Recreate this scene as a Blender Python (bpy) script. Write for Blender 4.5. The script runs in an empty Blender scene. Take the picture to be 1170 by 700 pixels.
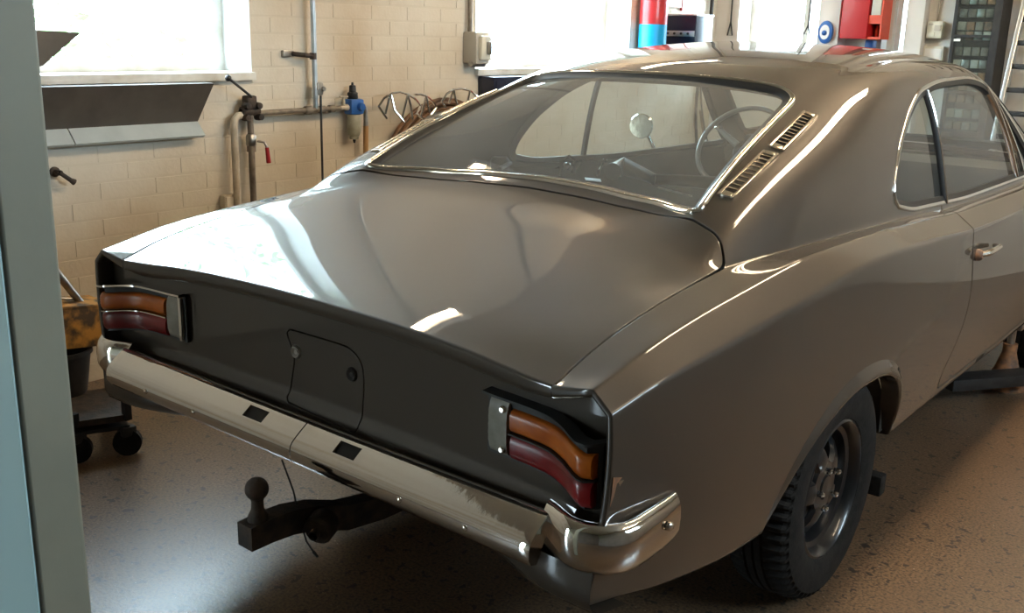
import bpy, bmesh, math, random
from mathutils import Vector, Matrix
import numpy as np
random.seed(7)
SC = bpy.context.scene; COL = SC.collection
# ---------------------------------------------------------------- camera
FOCAL = 1151.22; W_PX, H_PX = 1170, 700
CAM = np.array([1.7045152, -1.34580163, 1.44564487])
YAW, PITCH, ROLL = [math.radians(a) for a in (-39.059845, -15.09121656, 1.46859779)]
_f = np.array([math.sin(YAW)*math.cos(PITCH), math.cos(YAW)*math.cos(PITCH), math.sin(PITCH)])
_r = np.array([math.cos(YAW), -math.sin(YAW), 0]); _u = np.cross(_r, _f)
CR = _r*math.cos(ROLL)+_u*math.sin(ROLL); CU = -_r*math.sin(ROLL)+_u*math.cos(ROLL); CF = _f
cd = bpy.data.cameras.new('camera'); cam = bpy.data.objects.new('camera', cd); COL.objects.link(cam)
cd.sensor_width = 36; cd.sensor_fit = 'HORIZONTAL'; cd.lens = FOCAL/W_PX*36; cd.clip_start = .02; cd.clip_end = 200
M = Matrix(((CR[0], CU[0], -CF[0], CAM[0]), (CR[1], CU[1], -CF[1], CAM[1]), (CR[2], CU[2], -CF[2], CAM[2]), (0, 0, 0, 1)))
cam.matrix_world = M; SC.camera = cam
def at(px, py, axis, val):
    "the point on a real plane of the place (x, y or z = val) that the photograph shows at this pixel"
    d = CF+CR*(px-W_PX/2)/FOCAL-CU*(py-H_PX/2)/FOCAL; k = 'xyz'.index(axis); t = (val-CAM[k])/d[k]
    return CAM+t*d
# ---------------------------------------------------------------- sky, exposure
wd = bpy.data.worlds.new('world'); SC.world = wd; wd.use_nodes = True
bg = wd.node_tree.nodes['Background']; bg.inputs[0].default_value = (.70, .88, 1, 1); bg.inputs[1].default_value = 26.0
SC.view_settings.view_transform = 'Standard'; SC.view_settings.look = 'None'; SC.view_settings.gamma = 1
SC.view_settings.exposure = 0.22; SC.view_settings.use_curve_mapping = False
SC.cycles.use_denoising = True; SC.cycles.max_bounces = 10; SC.cycles.transparent_max_bounces = 24; SC.cycles.sample_clamp_indirect = 8
SC.cycles.caustics_reflective = False; SC.cycles.caustics_refractive = False
# ---------------------------------------------------------------- the room: sizes
WX = -2.164; BY = 5.8; RX = 3.6; RY = -4.2; CEIL = 3.15
SILL = 1.245; WTOP = 2.55; REVEAL = .20
WINS_L = [(.36, 1.516), (3.03, 4.61)]       # openings in the left wall (y range)
WIN_B = (-1.975, -1.30); WIN_N = (-.885, -.735)   # openings in the back wall (x ranges)
WIN_R = (.5, 2.7, 1.85, 2.65)                 # opening in the right wall
def portal(name, loc, rot, sx, sy):           # tells the renderer where the daylight enters; gives no light of its own
    l = bpy.data.lights.new(name, 'AREA'); l.shape = 'RECTANGLE'; l.size = sx; l.size_y = sy; l.cycles.is_portal = True
    o = bpy.data.objects.new(name, l); o.location = loc; o.rotation_euler = rot; COL.objects.link(o)
for i, (a, b) in enumerate(WINS_L):
    portal('daylight_portal', (WX-REVEAL-.12, (a+b)/2, (SILL+WTOP)/2), (0, -math.pi/2, 0), WTOP-SILL, b-a)
portal('daylight_portal', ((WIN_B[0]+WIN_B[1])/2, BY+.3, (SILL+WTOP)/2), (-math.pi/2, 0, 0), WIN_B[1]-WIN_B[0], WTOP-SILL)
portal('daylight_portal', (RX+.3, (WIN_R[0]+WIN_R[1])/2, (WIN_R[2]+WIN_R[3])/2), (0, math.pi/2, 0), WIN_R[3]-WIN_R[2], WIN_R[1]-WIN_R[0])
portal('daylight_portal', ((WIN_N[0]+WIN_N[1])/2, BY+.3, (SILL+WTOP)/2), (-math.pi/2, 0, 0), WIN_N[1]-WIN_N[0], WTOP-SILL)
ADDED_OPENING = (-4.1, -3.1, 0, 1.9)               # unseen opening added in the left wall to throw blue daylight on the post
portal('daylight_portal', (WX-.345, (ADDED_OPENING[0]+ADDED_OPENING[1])/2, .95), (0, -math.pi/2, 0), 1.9, ADDED_OPENING[1]-ADDED_OPENING[0])
# ---------------------------------------------------------------- materials
def mat(name, col, rough=.6, metal=0, coat=0, coat_rough=.05, col2=None, scale=8, detail=4, mix=(.35, .65), bump=0, bscale=None, bdist=.004, emit=None, es=1, spec=.5, alpha=None):
    m = bpy.data.materials.new(name); m.use_nodes = True; nt = m.node_tree; N = nt.nodes; L = nt.links; b = N['Principled BSDF']
    b.inputs['Base Color'].default_value = (*col, 1); b.inputs['Roughness'].default_value = rough; b.inputs['Metallic'].default_value = metal
    b.inputs['Coat Weight'].default_value = coat; b.inputs['Coat Roughness'].default_value = coat_rough; b.inputs['Specular IOR Level'].default_value = spec
    geo = N.new('ShaderNodeNewGeometry')
    if col2:
        n = N.new('ShaderNodeTexNoise'); n.inputs['Scale'].default_value = scale; n.inputs['Detail'].default_value = detail; L.new(geo.outputs['Position'], n.inputs['Vector'])
        r = N.new('ShaderNodeMapRange'); r.inputs[1].default_value, r.inputs[2].default_value = mix; L.new(n.outputs['Fac'], r.inputs[0])
        x = N.new('ShaderNodeMix'); x.data_type = 'RGBA'; x.inputs[6].default_value = (*col, 1); x.inputs[7].default_value = (*col2, 1)
        L.new(r.outputs[0], x.inputs[0]); L.new(x.outputs[2], b.inputs['Base Color'])
    if bump:
        n = N.new('ShaderNodeTexNoise'); n.inputs['Scale'].default_value = bscale or scale*4; n.inputs['Detail'].default_value = 5; L.new(geo.outputs['Position'], n.inputs['Vector'])
        bp = N.new('ShaderNodeBump'); bp.inputs['Strength'].default_value = bump; bp.inputs['Distance'].default_value = bdist; L.new(n.outputs['Fac'], bp.inputs['Height']); L.new(bp.outputs[0], b.inputs['Normal'])
    if emit: b.inputs['Emission Color'].default_value = (*emit, 1); b.inputs['Emission Strength'].default_value = es
    return m
def glass_mat(name, tint=(.9, .95, .93), dust=0., refl=1.5, dustcol=(.75, .72, .66)):
    m = bpy.data.materials.new(name); m.use_nodes = True; nt = m.node_tree; N = nt.nodes; L = nt.links; N.clear()
    out = N.new('ShaderNodeOutputMaterial'); t = N.new('ShaderNodeBsdfTransparent'); t.inputs[0].default_value = (*tint, 1)
    g = N.new('ShaderNodeBsdfGlossy'); g.inputs['Roughness'].default_value = .03; f = N.new('ShaderNodeFresnel'); f.inputs[0].default_value = refl
    ge = N.new('ShaderNodeNewGeometry'); mr = N.new('ShaderNodeMapRange'); mr.inputs[3].default_value = refl; mr.inputs[4].default_value = 1/refl; L.new(ge.outputs['Backfacing'], mr.inputs[0]); L.new(mr.outputs[0], f.inputs[0])   # the same reflection on both faces of a thin sheet
    x = N.new('ShaderNodeMixShader'); L.new(f.outputs[0], x.inputs[0]); L.new(t.outputs[0], x.inputs[1]); L.new(g.outputs[0], x.inputs[2]); last = x
    if dust:
        d = N.new('ShaderNodeBsdfDiffuse'); d.inputs[0].default_value = (*dustcol, 1); n = N.new('ShaderNodeTexNoise'); n.inputs['Scale'].default_value = 5; n.inputs['Detail'].default_value = 6
        geo = N.new('ShaderNodeNewGeometry'); L.new(geo.outputs['Position'], n.inputs['Vector'])
        r = N.new('ShaderNodeMapRange'); r.inputs[3].default_value = dust*.5; r.inputs[4].default_value = dust*1.5; L.new(n.outputs['Fac'], r.inputs[0])
        y = N.new('ShaderNodeMixShader'); L.new(r.outputs[0], y.inputs[0]); L.new(last.outputs[0], y.inputs[1]); L.new(d.outputs[0], y.inputs[2]); last = y
    L.new(last.outputs[0], out.inputs[0]); return m
PAINT = mat('grey_brown_metallic_paint', (.054, .0405, .029), .55, .28, coat=1, coat_rough=.02, spec=.3, col2=(.047, .035, .025), scale=900, detail=1)
PAINT.node_tree.nodes['Principled BSDF'].inputs['Coat IOR'].default_value = 1.48
PAINT_IN = mat('inner_paint', (.07, .06, .05), .6, .2, col2=(.05, .045, .04), scale=9)
CHROME = mat('chrome', (.82, .80, .77), .07, 1, bump=.05, bscale=14, bdist=.01)
CHROME_OLD = mat('dull_chrome', (.72, .66, .58), .2, 1)
STEEL = mat('bare_steel', (.45, .43, .40), .35, 1, col2=(.30, .27, .24), scale=30)
BLACK = mat('black_metal', (.015, .015, .016), .5, .2, col2=(.03, .028, .026), scale=25)
RUST = mat('rusty_black_iron', (.03, .025, .022), .7, .3, col2=(.075, .05, .035), scale=28, bump=.4, bscale=90)
RUBBER = mat('tyre_rubber', (.013, .012, .0115), .8, col2=(.022, .020, .018), scale=40, bump=.2, bscale=200, spec=.15)
SEAL = mat('black_seal', (.012, .011, .010), .5)
RIMPAINT = mat('black_wheel_paint', (.010, .011, .013), .3, .2, coat=.5)
REARGLASS = glass_mat('dusty_rear_glass', (.84, .86, .85), .16)
SIDEGLASS = glass_mat('side_glass', (.80, .87, .87), .03)
PANE = glass_mat('window_pane', (.97, .99, 1))
AMBER = mat('amber_lens', (.60, .15, .012), .3, coat=.12, col2=(.40, .085, .008), scale=14)
RED = mat('red_lens', (.28, .006, .010), .3, coat=.12, col2=(.13, .004, .006), scale=14)
CLEAR = mat('clear_lens', (.34, .33, .29), .2, coat=1, col2=(.26, .25, .22), scale=30)
HOSE = mat('glossy_black_rubber', (.012, .014, .018), .3, coat=.5)
SHELFM = mat('brown_hardboard', (.13, .10, .075), .8, col2=(.08, .06, .045), scale=14)
DARKTRIM = mat('dark_inner_trim', (.035, .028, .022), .8, col2=(.05, .04, .032), scale=12)
SEAT = mat('dark_blue_vinyl', (.012, .016, .026), .5)
IVORY = mat('grey_steering_wheel', (.19, .17, .145), .35, coat=.4)
BRICK = mat('white_painted_brick', (.68, .62, .52), .75, col2=(.50, .395, .275), scale=1.7, detail=9, mix=(.42, .74), bump=.35, bscale=60, bdist=.003)
MORTAR = mat('painted_mortar', (.66, .60, .50), .85, col2=(.48, .38, .265), scale=1.7, detail=9, mix=(.42, .74))
PLASTER = mat('white_plaster', (.72, .70, .66), .85, col2=(.62, .60, .56), scale=3, bump=.1)
CEILM = mat('ceiling_paint', (.33, .265, .20), .9, col2=(.27, .215, .165), scale=1.6)
DARKWALL = mat('grey_brown_wall_paint', (.15, .13, .11), .9, col2=(.11, .095, .08), scale=1.4)
WFRAME = mat('window_frame_paint', (.78, .77, .73), .5, col2=(.6, .57, .5), scale=9)
POSTM = mat('grey_green_paint', (.235, .245, .20), .55, col2=(.20, .208, .17), scale=5, detail=8, bump=.1, bscale=35)
PALEMETAL = mat('pale_zinc_sheet', (.60, .68, .72), .4, .3, col2=(.5, .58, .62), scale=7)
GALV = mat('galvanised_sheet', (.52, .56, .58), .35, .8, col2=(.40, .43, .45), scale=11)
DARKSHEET = mat('dark_brown_sheet', (.075, .062, .052), .6, .2, col2=(.10, .085, .07), scale=9)
PIPE = mat('painted_pipe', (.25, .21, .165), .5, .3, col2=(.14, .11, .085), scale=24)
PIPE_PALE = mat('cream_pipe', (.60, .53, .42), .6, col2=(.45, .38, .29), scale=18)
BLUE = mat('blue_plastic', (.02, .11, .38), .4)
BOWL = mat('clouded_plastic_bowl', (.42, .42, .33), .3, col2=(.3, .29, .21), scale=20)
REDP = mat('red_paint', (.42, .018, .022), .4, coat=.3)
ORANGE = mat('orange_red_paint', (.62, .07, .03), .45)
BROWNHOSE = mat('brown_hose', (.20, .10, .045), .5, col2=(.12, .06, .03), scale=15)
TAN = mat('tan_hose', (.42, .24, .10), .5)
YELLOW = mat('worn_yellow_paint', (.55, .27, .055), .6, col2=(.075, .05, .03), scale=15, detail=8, mix=(.44, .60))
GREYBOX = mat('grey_plastic', (.50, .47, .41), .5)
CREAM = mat('cream_plastic', (.70, .68, .58), .5)
NAVY = mat('navy_screen', (.008, .012, .035), .25)
CYAN = mat('bright_blue_paint', (.0, .33, .68), .4)
WHITE = mat('white_paint', (.80, .80, .78), .5)
PINK = mat('faded_poster', (.75, .48, .42), .7, col2=(.7, .58, .53), scale=20)
ALU = mat('aluminium', (.70, .70, .69), .3, .9)
FOLIAGE = mat('green_leaves', (.19, .40, .13), .6, col2=(.34, .52, .25), scale=5)
LITBLUE = mat('blue_daylight_tint', (.50, .72, .76), .5)  # colour stands in for blue daylight on the post's side face
GRASS = mat('outside_ground', (.22, .26, .16), .9, col2=(.3, .3, .25), scale=2)
TUBE = mat('lit_fluorescent_tube', (1, .9, .75), .5, emit=(1, .78, .52), es=68)
AXLE = mat('worn_orange_casting', (.38, .17, .07), .6, col2=(.12, .07, .05), scale=30)
def floor_mat():
    m = mat('speckled_concrete', (.235, .185, .14), .36); nt = m.node_tree; N = nt.nodes; L = nt.links; b = N['Principled BSDF']
    geo = next(n for n in N if n.type == 'NEW_GEOMETRY')
    def noise(s, d, lo, hi):
        n = N.new('ShaderNodeTexNoise'); n.inputs['Scale'].default_value = s; n.inputs['Detail'].default_value = d; L.new(geo.outputs['Position'], n.inputs['Vector'])
        r = N.new('ShaderNodeMapRange'); r.inputs[1].default_value = lo; r.inputs[2].default_value = hi; L.new(n.outputs['Fac'], r.inputs[0]); return n, r.outputs[0]
    def mixc(fac, a, c):
        x = N.new('ShaderNodeMix'); x.data_type = 'RGBA'; L.new(fac, x.inputs[0])
        if isinstance(a, tuple): x.inputs[6].default_value = (*a, 1)
        else: L.new(a, x.inputs[6])
        x.inputs[7].default_value = (*c, 1); return x.outputs[2]
    n1, f1 = noise(1.3, 8, .35, .7); c = mixc(f1, (.190, .118, .068), (.135, .083, .048))
    n2, f2 = noise(120, 5, .42, .66); c = mixc(f2, c, (.055, .035, .022))
    n3, f3 = noise(30, 3, .615, .64); c = mixc(f3, c, (.03, .024, .02))
    n4, f4 = noise(110, 2, .70, .73); c = mixc(f4, c, (.36, .30, .23))
    L.new(c, b.inputs['Base Color']); b.inputs['Coat Weight'].default_value = .5; b.inputs['Coat Roughness'].default_value = .25
    r = N.new('ShaderNodeMapRange'); r.inputs[3].default_value = .26; r.inputs[4].default_value = .38; L.new(n1.outputs['Fac'], r.inputs[0]); L.new(r.outputs[0], b.inputs['Roughness'])
    bp = N.new('ShaderNodeBump'); bp.inputs['Strength'].default_value = .35; bp.inputs['Distance'].default_value = .002; L.new(n2.outputs['Fac'], bp.inputs['Height']); L.new(bp.outputs[0], b.inputs['Normal'])
    return m
FLOOR = floor_mat()
# ---------------------------------------------------------------- mesh helpers
class MB:
    "collects shapes that become ONE mesh object"
    def __init__(s): s.v = []; s.f = []
    def add(s, vs, fs): o = len(s.v); s.v += [tuple(map(float, p)) for p in vs]; s.f += [tuple(i+o for i in f) for f in fs]; return s
    def box(s, c, d, rot=None, ch=0):
        x, y, z = d[0]/2, d[1]/2, d[2]/2
        bm = bmesh.new(); bmesh.ops.create_cube(bm, size=1)
        for v in bm.verts: v.co = Vector((v.co.x*2*x, v.co.y*2*y, v.co.z*2*z))
        if ch: bmesh.ops.bevel(bm, geom=bm.edges[:], offset=min(ch, x*.9, y*.9, z*.9), segments=2, affect='EDGES', profile=.6)
        R = rot if isinstance(rot, Matrix) else (Matrix.Rotation(rot, 3, 'Z') if rot else Matrix.Identity(3))
        bm.verts.index_update()
        s.add([R @ v.co+Vector(c) for v in bm.verts], [[v.index for v in f.verts] for f in bm.faces]); bm.free(); return s
    def span(s, a, b, ch=0): return s.box([(a[i]+b[i])/2 for i in range(3)], [abs(b[i]-a[i]) for i in range(3)], None, ch)
    def tube(s, pts, r, n=10, cap=True):
        P = [Vector(p) for p in pts]; rs = r if isinstance(r, (list, tuple)) else [r]*len(P); vs = []; fs = []; up = None
        for i, p in enumerate(P):
            t = ((P[min(i+1, len(P)-1)]-P[max(i-1, 0)])).normalized()
            if up is None: up = t.orthogonal().normalized()
            up = (up-t*up.dot(t)); up = up.normalized() if up.length > 1e-6 else t.orthogonal().normalized(); w = t.cross(up)
            for k in range(n): a = 2*math.pi*k/n; vs.append(p+(up*math.cos(a)+w*math.sin(a))*rs[i])
        for i in range(len(P)-1):
            for k in range(n): fs.append((i*n+k, i*n+(k+1) % n, (i+1)*n+(k+1) % n, (i+1)*n+k))
        if cap: fs.append(tuple(range(n))[::-1]); fs.append(tuple((len(P)-1)*n+k for k in range(n)))
        return s.add(vs, fs)
    def lathe(s, prof, c, axis=(0, 0, 1), n=24, closed=False):
        "prof: (radius, height along axis)"
        A = Vector(axis).normalized(); U = A.orthogonal().normalized(); W = A.cross(U); C = Vector(c); vs = []; fs = []; m = len(prof)
        for (r, h) in prof:
            for k in range(n): a = 2*math.pi*k/n; vs.append(C+A*h+(U*math.cos(a)+W*math.sin(a))*max(r, 1e-4))
        for i in range(m if closed else m-1):
            j = (i+1) % m
            for k in range(n): fs.append((i*n+k, i*n+(k+1) % n, j*n+(k+1) % n, j*n+k))
        return s.add(vs, fs)
    def ball(s, c, r, n=16):
        return s.lathe([(r*math.sin(math.pi*i/n), -r*math.cos(math.pi*i/n)) for i in range(n+1)], c, (0, 0, 1), n+4)
    def prism(s, poly, d):
        "poly: 3-D points of a flat outline, d: thickness vector"
        n = len(poly); d = Vector(d); vs = [Vector(p) for p in poly]; vs += [p+d for p in vs]
        return s.add(vs, [tuple(range(n))[::-1], tuple(range(n, 2*n))]+[(i, (i+1) % n, n+(i+1) % n, n+i) for i in range(n)])
    def grid(s, G):
        a, b = len(G), len(G[0])
        return s.add([p for r in G for p in r], [(i*b+j, i*b+j+1, (i+1)*b+j+1, (i+1)*b+j) for i in range(a-1) for j in range(b-1)])
    def build(s, name, m, parent=None, angle=38, normals=True, solid=0, bevel=0):
        me = bpy.data.meshes.new(name); me.from_pydata(s.v, [], s.f)
        if normals:
            bm = bmesh.new(); bm.from_mesh(me); bmesh.ops.recalc_face_normals(bm, faces=bm.faces); bm.to_mesh(me); bm.free()
        lo = Vector([min(p[i] for p in s.v) for i in range(3)]); hi = Vector([max(p[i] for p in s.v) for i in range(3)]); c = (lo+hi)/2
        if not parent: c.z = lo.z
        me.transform(Matrix.Translation(-c)); me.materials.append(m)
        me.polygons.foreach_set('use_smooth', [True]*len(me.polygons)); me.set_sharp_from_angle(angle=math.radians(angle))
        o = bpy.data.objects.new(name, me); COL.objects.link(o); o.location = c
        if parent: attach(o, parent)
        if solid: md = o.modifiers.new('thickness', 'SOLIDIFY'); md.thickness = solid; md.offset = 0
        return o
def world_of(o):
    m = Matrix.LocRotScale(o.location, o.rotation_euler, o.scale)
    return (world_of(o.parent) @ o.matrix_parent_inverse @ m) if o.parent else m
def attach(o, parent):
    o.parent = parent; o.matrix_parent_inverse = world_of(parent).inverted()
def tag(o, label=None, cat=None, group=None, kind=None):
    for k, v in (('label', label), ('category', cat), ('group', group), ('kind', kind)):
        if v: o[k] = v
    return o
def thing(name, loc, label, cat, group=None):
    o = bpy.data.objects.new(name, None); COL.objects.link(o); o.location = loc; o.empty_display_size = .05
    return tag(o, label, cat, group)
def copy_tree(o, parent=None):
    c = o.copy(); COL.objects.link(c)
    if parent: c.parent = parent
    for ch in list(o.children): copy_tree(ch, c)
    return c
# ---------------------------------------------------------------- structure
def struct(name, mb, m, **k): return tag(mb.build(name, m, **k), kind='structure')
struct('floor', MB().span((WX-.4, RY-.2, -.15), (RX+.4, BY+.4, 0)), FLOOR)
struct('ceiling', MB().span((WX-.4, RY-.2, CEIL), (RX+.4, BY+.4, CEIL+.2)), CEILM)
def holed_wall(name, fixed, thick, lo, hi, holes, m, axis):
    "a wall slab along y (axis 'x') or along x (axis 'y') with rectangular openings (a, b, z0, z1)"
    mb = MB(); cuts = sorted(holes); p = lo
    def sp(a, b, z0, z1):
        if b-a < 1e-4 or z1-z0 < 1e-4: return
        if axis == 'x': mb.span((min(fixed, fixed+thick), a, z0), (max(fixed, fixed+thick), b, z1))
        else: mb.span((a, min(fixed, fixed+thick), z0), (b, max(fixed, fixed+thick), z1))
    for (a, b, z0, z1) in cuts: sp(p, a, 0, CEIL); sp(a, b, 0, z0); sp(a, b, z1, CEIL); p = b
    sp(p, hi, 0, CEIL); return struct(name, mb, m)
wall_left = holed_wall('wall_left', WX-.0020, -.34, RY, BY+.3, [(a, b, SILL, WTOP) for a, b in WINS_L]+[ADDED_OPENING], MORTAR, 'x')
wall_back = holed_wall('wall_back', BY, .3, WX-.3, RX+.3, [(w[0], w[1], SILL, WTOP) for w in (WIN_B, WIN_N)], PLASTER, 'y')
wall_right = holed_wall('wall_right', RX, .3, RY, BY+.3, [WIN_R], DARKWALL, 'x')
wall_front = holed_wall('wall_front', RY, -.3, WX-.3, RX+.3, [], DARKWALL, 'y')
# the white-painted bricks of the left wall, one by one (the 300 that show largest), the rest as one mesh
BL, BH, BJ = .245, .066, .0085
bm_brick = None; cells = []
def brick_runs(z0, z1):
    runs = [(-2.0, BY-.02)]
    for a, b in WINS_L:
        if z1 > SILL-.012 and z0 < WTOP:
            runs = [r for (p, q) in runs for r in ((p, min(q, a)), (max(p, b), q)) if r[1]-r[0] > .03]
    return runs
z = .012; row = 0
while z+BH < CEIL:
    for p, q in brick_runs(z, z+BH):
        y = math.floor(p/.25)*.25-(row % 2)*.125
        while y < q:
            a, b = max(y, p), min(y+BL, q)
            if b-a > .03: cells.append((a, b, z))
            y += BL+BJ-.0035
    z += BH+BJ; row += 1
def brick_rank(c):
    a, b, z = c; p = np.array([WX, (a+b)/2, z]); d = p-CAM; k = d @ CF
    if k < .2: return 1e9
    px = 585+FOCAL*(d @ CR)/k; py = 350-FOCAL*(d @ CU)/k
    vis = 45 < px < 740 and -5 < py < 470 and not (py > 300 and px > 120) and not (px > 420 and py > 220-.0*px) and py < 300-(px-150)*.42+60
    return k+(0 if vis else 100)
cells.sort(key=brick_rank); proto = MB()
h = .5; i_ = .44
proto.add([(0, -h, -h), (0, h, -h), (0, h, h), (0, -h, h), (.007, -h+.004, -h+.02), (.007, h-.004, -h+.02), (.007, h-.004, h-.02), (.007, -h+.004, h-.02)], [(4, 5, 6, 7), (0, 1, 5, 4), (1, 2, 6, 5), (2, 3, 7, 6), (3, 0, 4, 7)])
bme = bpy.data.meshes.new('brick'); bme.from_pydata(proto.v, [], proto.f); bme.materials.append(BRICK)
rest = MB()
for i, (a, b, z) in enumerate(cells):
    dx = random.uniform(-.0010, .0)
    if i < 300:
        o = bpy.data.objects.new('brick', bme); COL.objects.link(o); o.scale = (1, b-a, BH); o.location = (WX-.0065+dx, (a+b)/2, z+BH/2); attach(o, wall_left)
    else: rest.add([(WX-.0065+dx+x, (a+b)/2+yy*(b-a), z+BH/2+zz*BH) for x, yy, zz in proto.v], proto.f)
tag(rest.build('brickwork', BRICK, wall_left, angle=1), kind='stuff')
# windows
def window(name, axis, fixed, a, b, z0, z1, mull, sgn, sill=True):
    "frame and panes set back in the opening; sgn: +1 when the room lies on the positive side"
    f = MB(); t = .055
    def sp(mb, p, q, za, zb, d0, d1):
        if axis == 'x': mb.span((fixed+min(d0*sgn, d1*sgn), p, za), (fixed+max(d0*sgn, d1*sgn), q, zb))
        else: mb.span((p, fixed+min(d0*sgn, d1*sgn), za), (q, fixed+max(d0*sgn, d1*sgn), zb))
    sp(f, a, a+t, z0, z1, -.05, 0); sp(f, b-t, b, z0, z1, -.05, 0); sp(f, a+t, b-t, z0, z0+t, -.05, 0); sp(f, a+t, b-t, z1-t, z1, -.05, 0)
    root = struct(name, f, WFRAME); edges = [a+t]+sum([[m-.02, m+.02] for m in mull], [])+[b-t]
    for m in mull: g = MB(); sp(g, m-.02, m+.02, z0+t, z1-t, -.045, -.005); g.build('mullion', WFRAME, root)
    for i in range(0, len(edges), 2): g = MB(); sp(g, edges[i], edges[i+1], z0+t, z1-t, -.03, -.026); g.build('pane', PANE, root)
    if sill: g = MB(); sp(g, a-.0, b+.0, z0-.03, z0+.004, 0, REVEAL+.03); g.build('window_sill', WFRAME, root)
    return root
window('window_1', 'x', WX-REVEAL, WINS_L[0][0], WINS_L[0][1], SILL+.004, WTOP, [], 1)
window('window_2', 'x', WX-REVEAL, WINS_L[1][0], WINS_L[1][1], SILL+.004, WTOP, [], 1)
window('window_3', 'y', BY+.2, WIN_B[0], WIN_B[1], SILL+.004, WTOP, [-1.53], -1)
window('window_5', 'y', BY+.2, WIN_N[0], WIN_N[1], SILL+.004, WTOP, [], -1)
window('window_4', 'x', RX+.2, WIN_R[0], WIN_R[1], WIN_R[2], WIN_R[3], [1.2, 1.95], -1)
for i, (a, b) in enumerate(WINS_L):       # white-painted reveals
    g = MB(); g.span((WX-REVEAL, a-.0, SILL), (WX+.002, a+.006, WTOP)); g.span((WX-REVEAL, b-.006, SILL), (WX+.002, b, WTOP)); g.span((WX-REVEAL, a, WTOP-.006), (WX+.002, b, WTOP))
    struct('trim_%d' % (i+1), g, WHITE)
struct('trim_3', MB().span((-1.285, BY-.16, 0), (-1.13, BY, CEIL), .01), PLASTER)       # pillars of the back wall
struct('trim_4', MB().span((-.70, BY-.10, 0), (-.585, BY, CEIL), .01), PLASTER)
struct('trim_5', MB().span((-.828, BY-.06, 0), (-.795, BY, CEIL), .006), GREYBOX)
struct('ground', MB().span((-30, -25, -.5), (WX-.45, 30, -.2)), GRASS)
# shrubs outside the left windows
def shrub(loc, r, hgt, label):
    t = thing('shrub', loc, label, 'shrub', 'shrubs outside the left windows'); rnd = random.Random(int(loc[1]*10)); lf = MB()
    for k in range(1400):
        u = rnd.uniform(-1, 1); a = rnd.uniform(0, 2*math.pi); q = math.sqrt(1-u*u); rr = rnd.uniform(.75, 1.05)*(1+.2*math.sin(3*a+4*u))
        p = Vector((loc[0]+r*q*math.cos(a)*rr, loc[1]+r*q*math.sin(a)*rr, loc[2]+hgt*.55+hgt*.45*u*rr)); w = .09
        e1 = Vector((rnd.gauss(0, 1), rnd.gauss(0, 1), rnd.gauss(0, 1))).normalized(); e2 = e1.orthogonal().normalized()
        lf.add([p-e1*w, p+e2*w*.5, p+e1*w, p-e2*w*.5], [(0, 1, 2, 3)])
    tag(lf.build('foliage', FOLIAGE, t, normals=False), kind='stuff'); MB().tube([(loc[0], loc[1], loc[2]), (loc[0], loc[1], loc[2]+hgt*.6)], [.06, .03]).build('stem', GREYBOX, t)
shrub((-6.2, 1.0, -.2), 1.0, 2.6, 'nearest green shrub outside the left window'); shrub((-7.4, 4.2, -.2), 1.5, 5.2, 'tall green shrub outside beyond the left window'); shrub((-6.6, -1.6, -.2), 1.1, 3.2, 'green shrub outside the near end of the left window')
# ceiling lamps (above the frame): the long highlights on the paint come from them
def ceiling_lamp(x, y, label, length=1.5, zb=None, tubes=1):
    top = CEIL; zb = zb or CEIL-.115; dz = zb-(CEIL-.115)
    t = thing('ceiling_lamp', (x, y, zb), label, 'lamp', 'lamps on the ceiling')
    MB().box((x, y, CEIL-.06+dz), (.10+.11*(tubes-1), length, .06), None, .01).build('lamp_housing', WHITE, t)
    for k in range(tubes): q = (k-(tubes-1)/2)*.11; MB().tube([(x+q, y-length/2+.03, zb), (x+q, y+length/2-.03, zb)], .016).build('fluorescent_tube', TUBE, t)
    for s in (-1, 1): MB().box((x, y+s*(length/2-.015), zb+.005), (.04, .03, .06)).build('tube_holder', WHITE, t)
    if dz < -.01:
        for s in (-1, 1): MB().tube([(x, y+s*length*.4, zb+.08), (x, y+s*length*.4, CEIL)], .003, 6).build('hanging_wire', STEEL, t)
ceiling_lamp(-.88, 1.0, 'short fluorescent work lamp hanging on two wires above the car boot', .32, 1.92)
ceiling_lamp(-1.78, 4.2, 'fluorescent tube lamp on the ceiling along the far part of the left wall', 1.4)
ceiling_lamp(.85, 3.0, 'long three-tube fluorescent lamp on the ceiling ahead of the car', 2.6, None, 3)
ceiling_lamp(2.7, 1.6, 'fluorescent tube lamp on the ceiling along the right wall', 2.0)
# the near post
def near_post():
    d = np.array([-.898, .440]); E = CAM[:2]+1.2*d; side = np.array([-.44, -.898])   # from its right edge towards the left
    g = np.array([-.917, .40]); Lc = CAM[:2]+1.165*g
    away = np.array([-.95, -.05]); away2 = np.array([-.96, .28])
    A = E; B = Lc; C_ = Lc+away*.16; D = E+away2*.12
    poly = [(*A, 0), (*B, 0), (*C_, 0), (*D, 0)]
    nl = (B-C_)/np.linalg.norm(B-C_); nl = np.array([-nl[1], nl[0]]); nl = nl if nl @ (CAM[:2]-B) > 0 else -nl
    o = MB().prism(poly, (0, 0, CEIL)).build('post', POSTM); e_ = (C_-B)/np.linalg.norm(C_-B)
    MB().prism([(*(B+e_*.004+nl*.001), .0), (*(B+nl*.003+e_*.004), .0), (*(C_+nl*.003), .0), (*(C_+nl*.001), .0)], (0, 0, 2.2)).build('daylit_side_face', LITBLUE, o)['label'] = 'side face with blue daylight put into its colour'  # thin skin on the post, coloured as if lit by bluish daylight
    tag(o, 'grey-green painted steel post standing at the left edge, nearest to the viewer', 'post')
    md = o.modifiers.new('bevel', 'BEVEL'); md.width = .004; md.segments = 2
near_post()
# ---------------------------------------------------------------- car body surface

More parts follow.
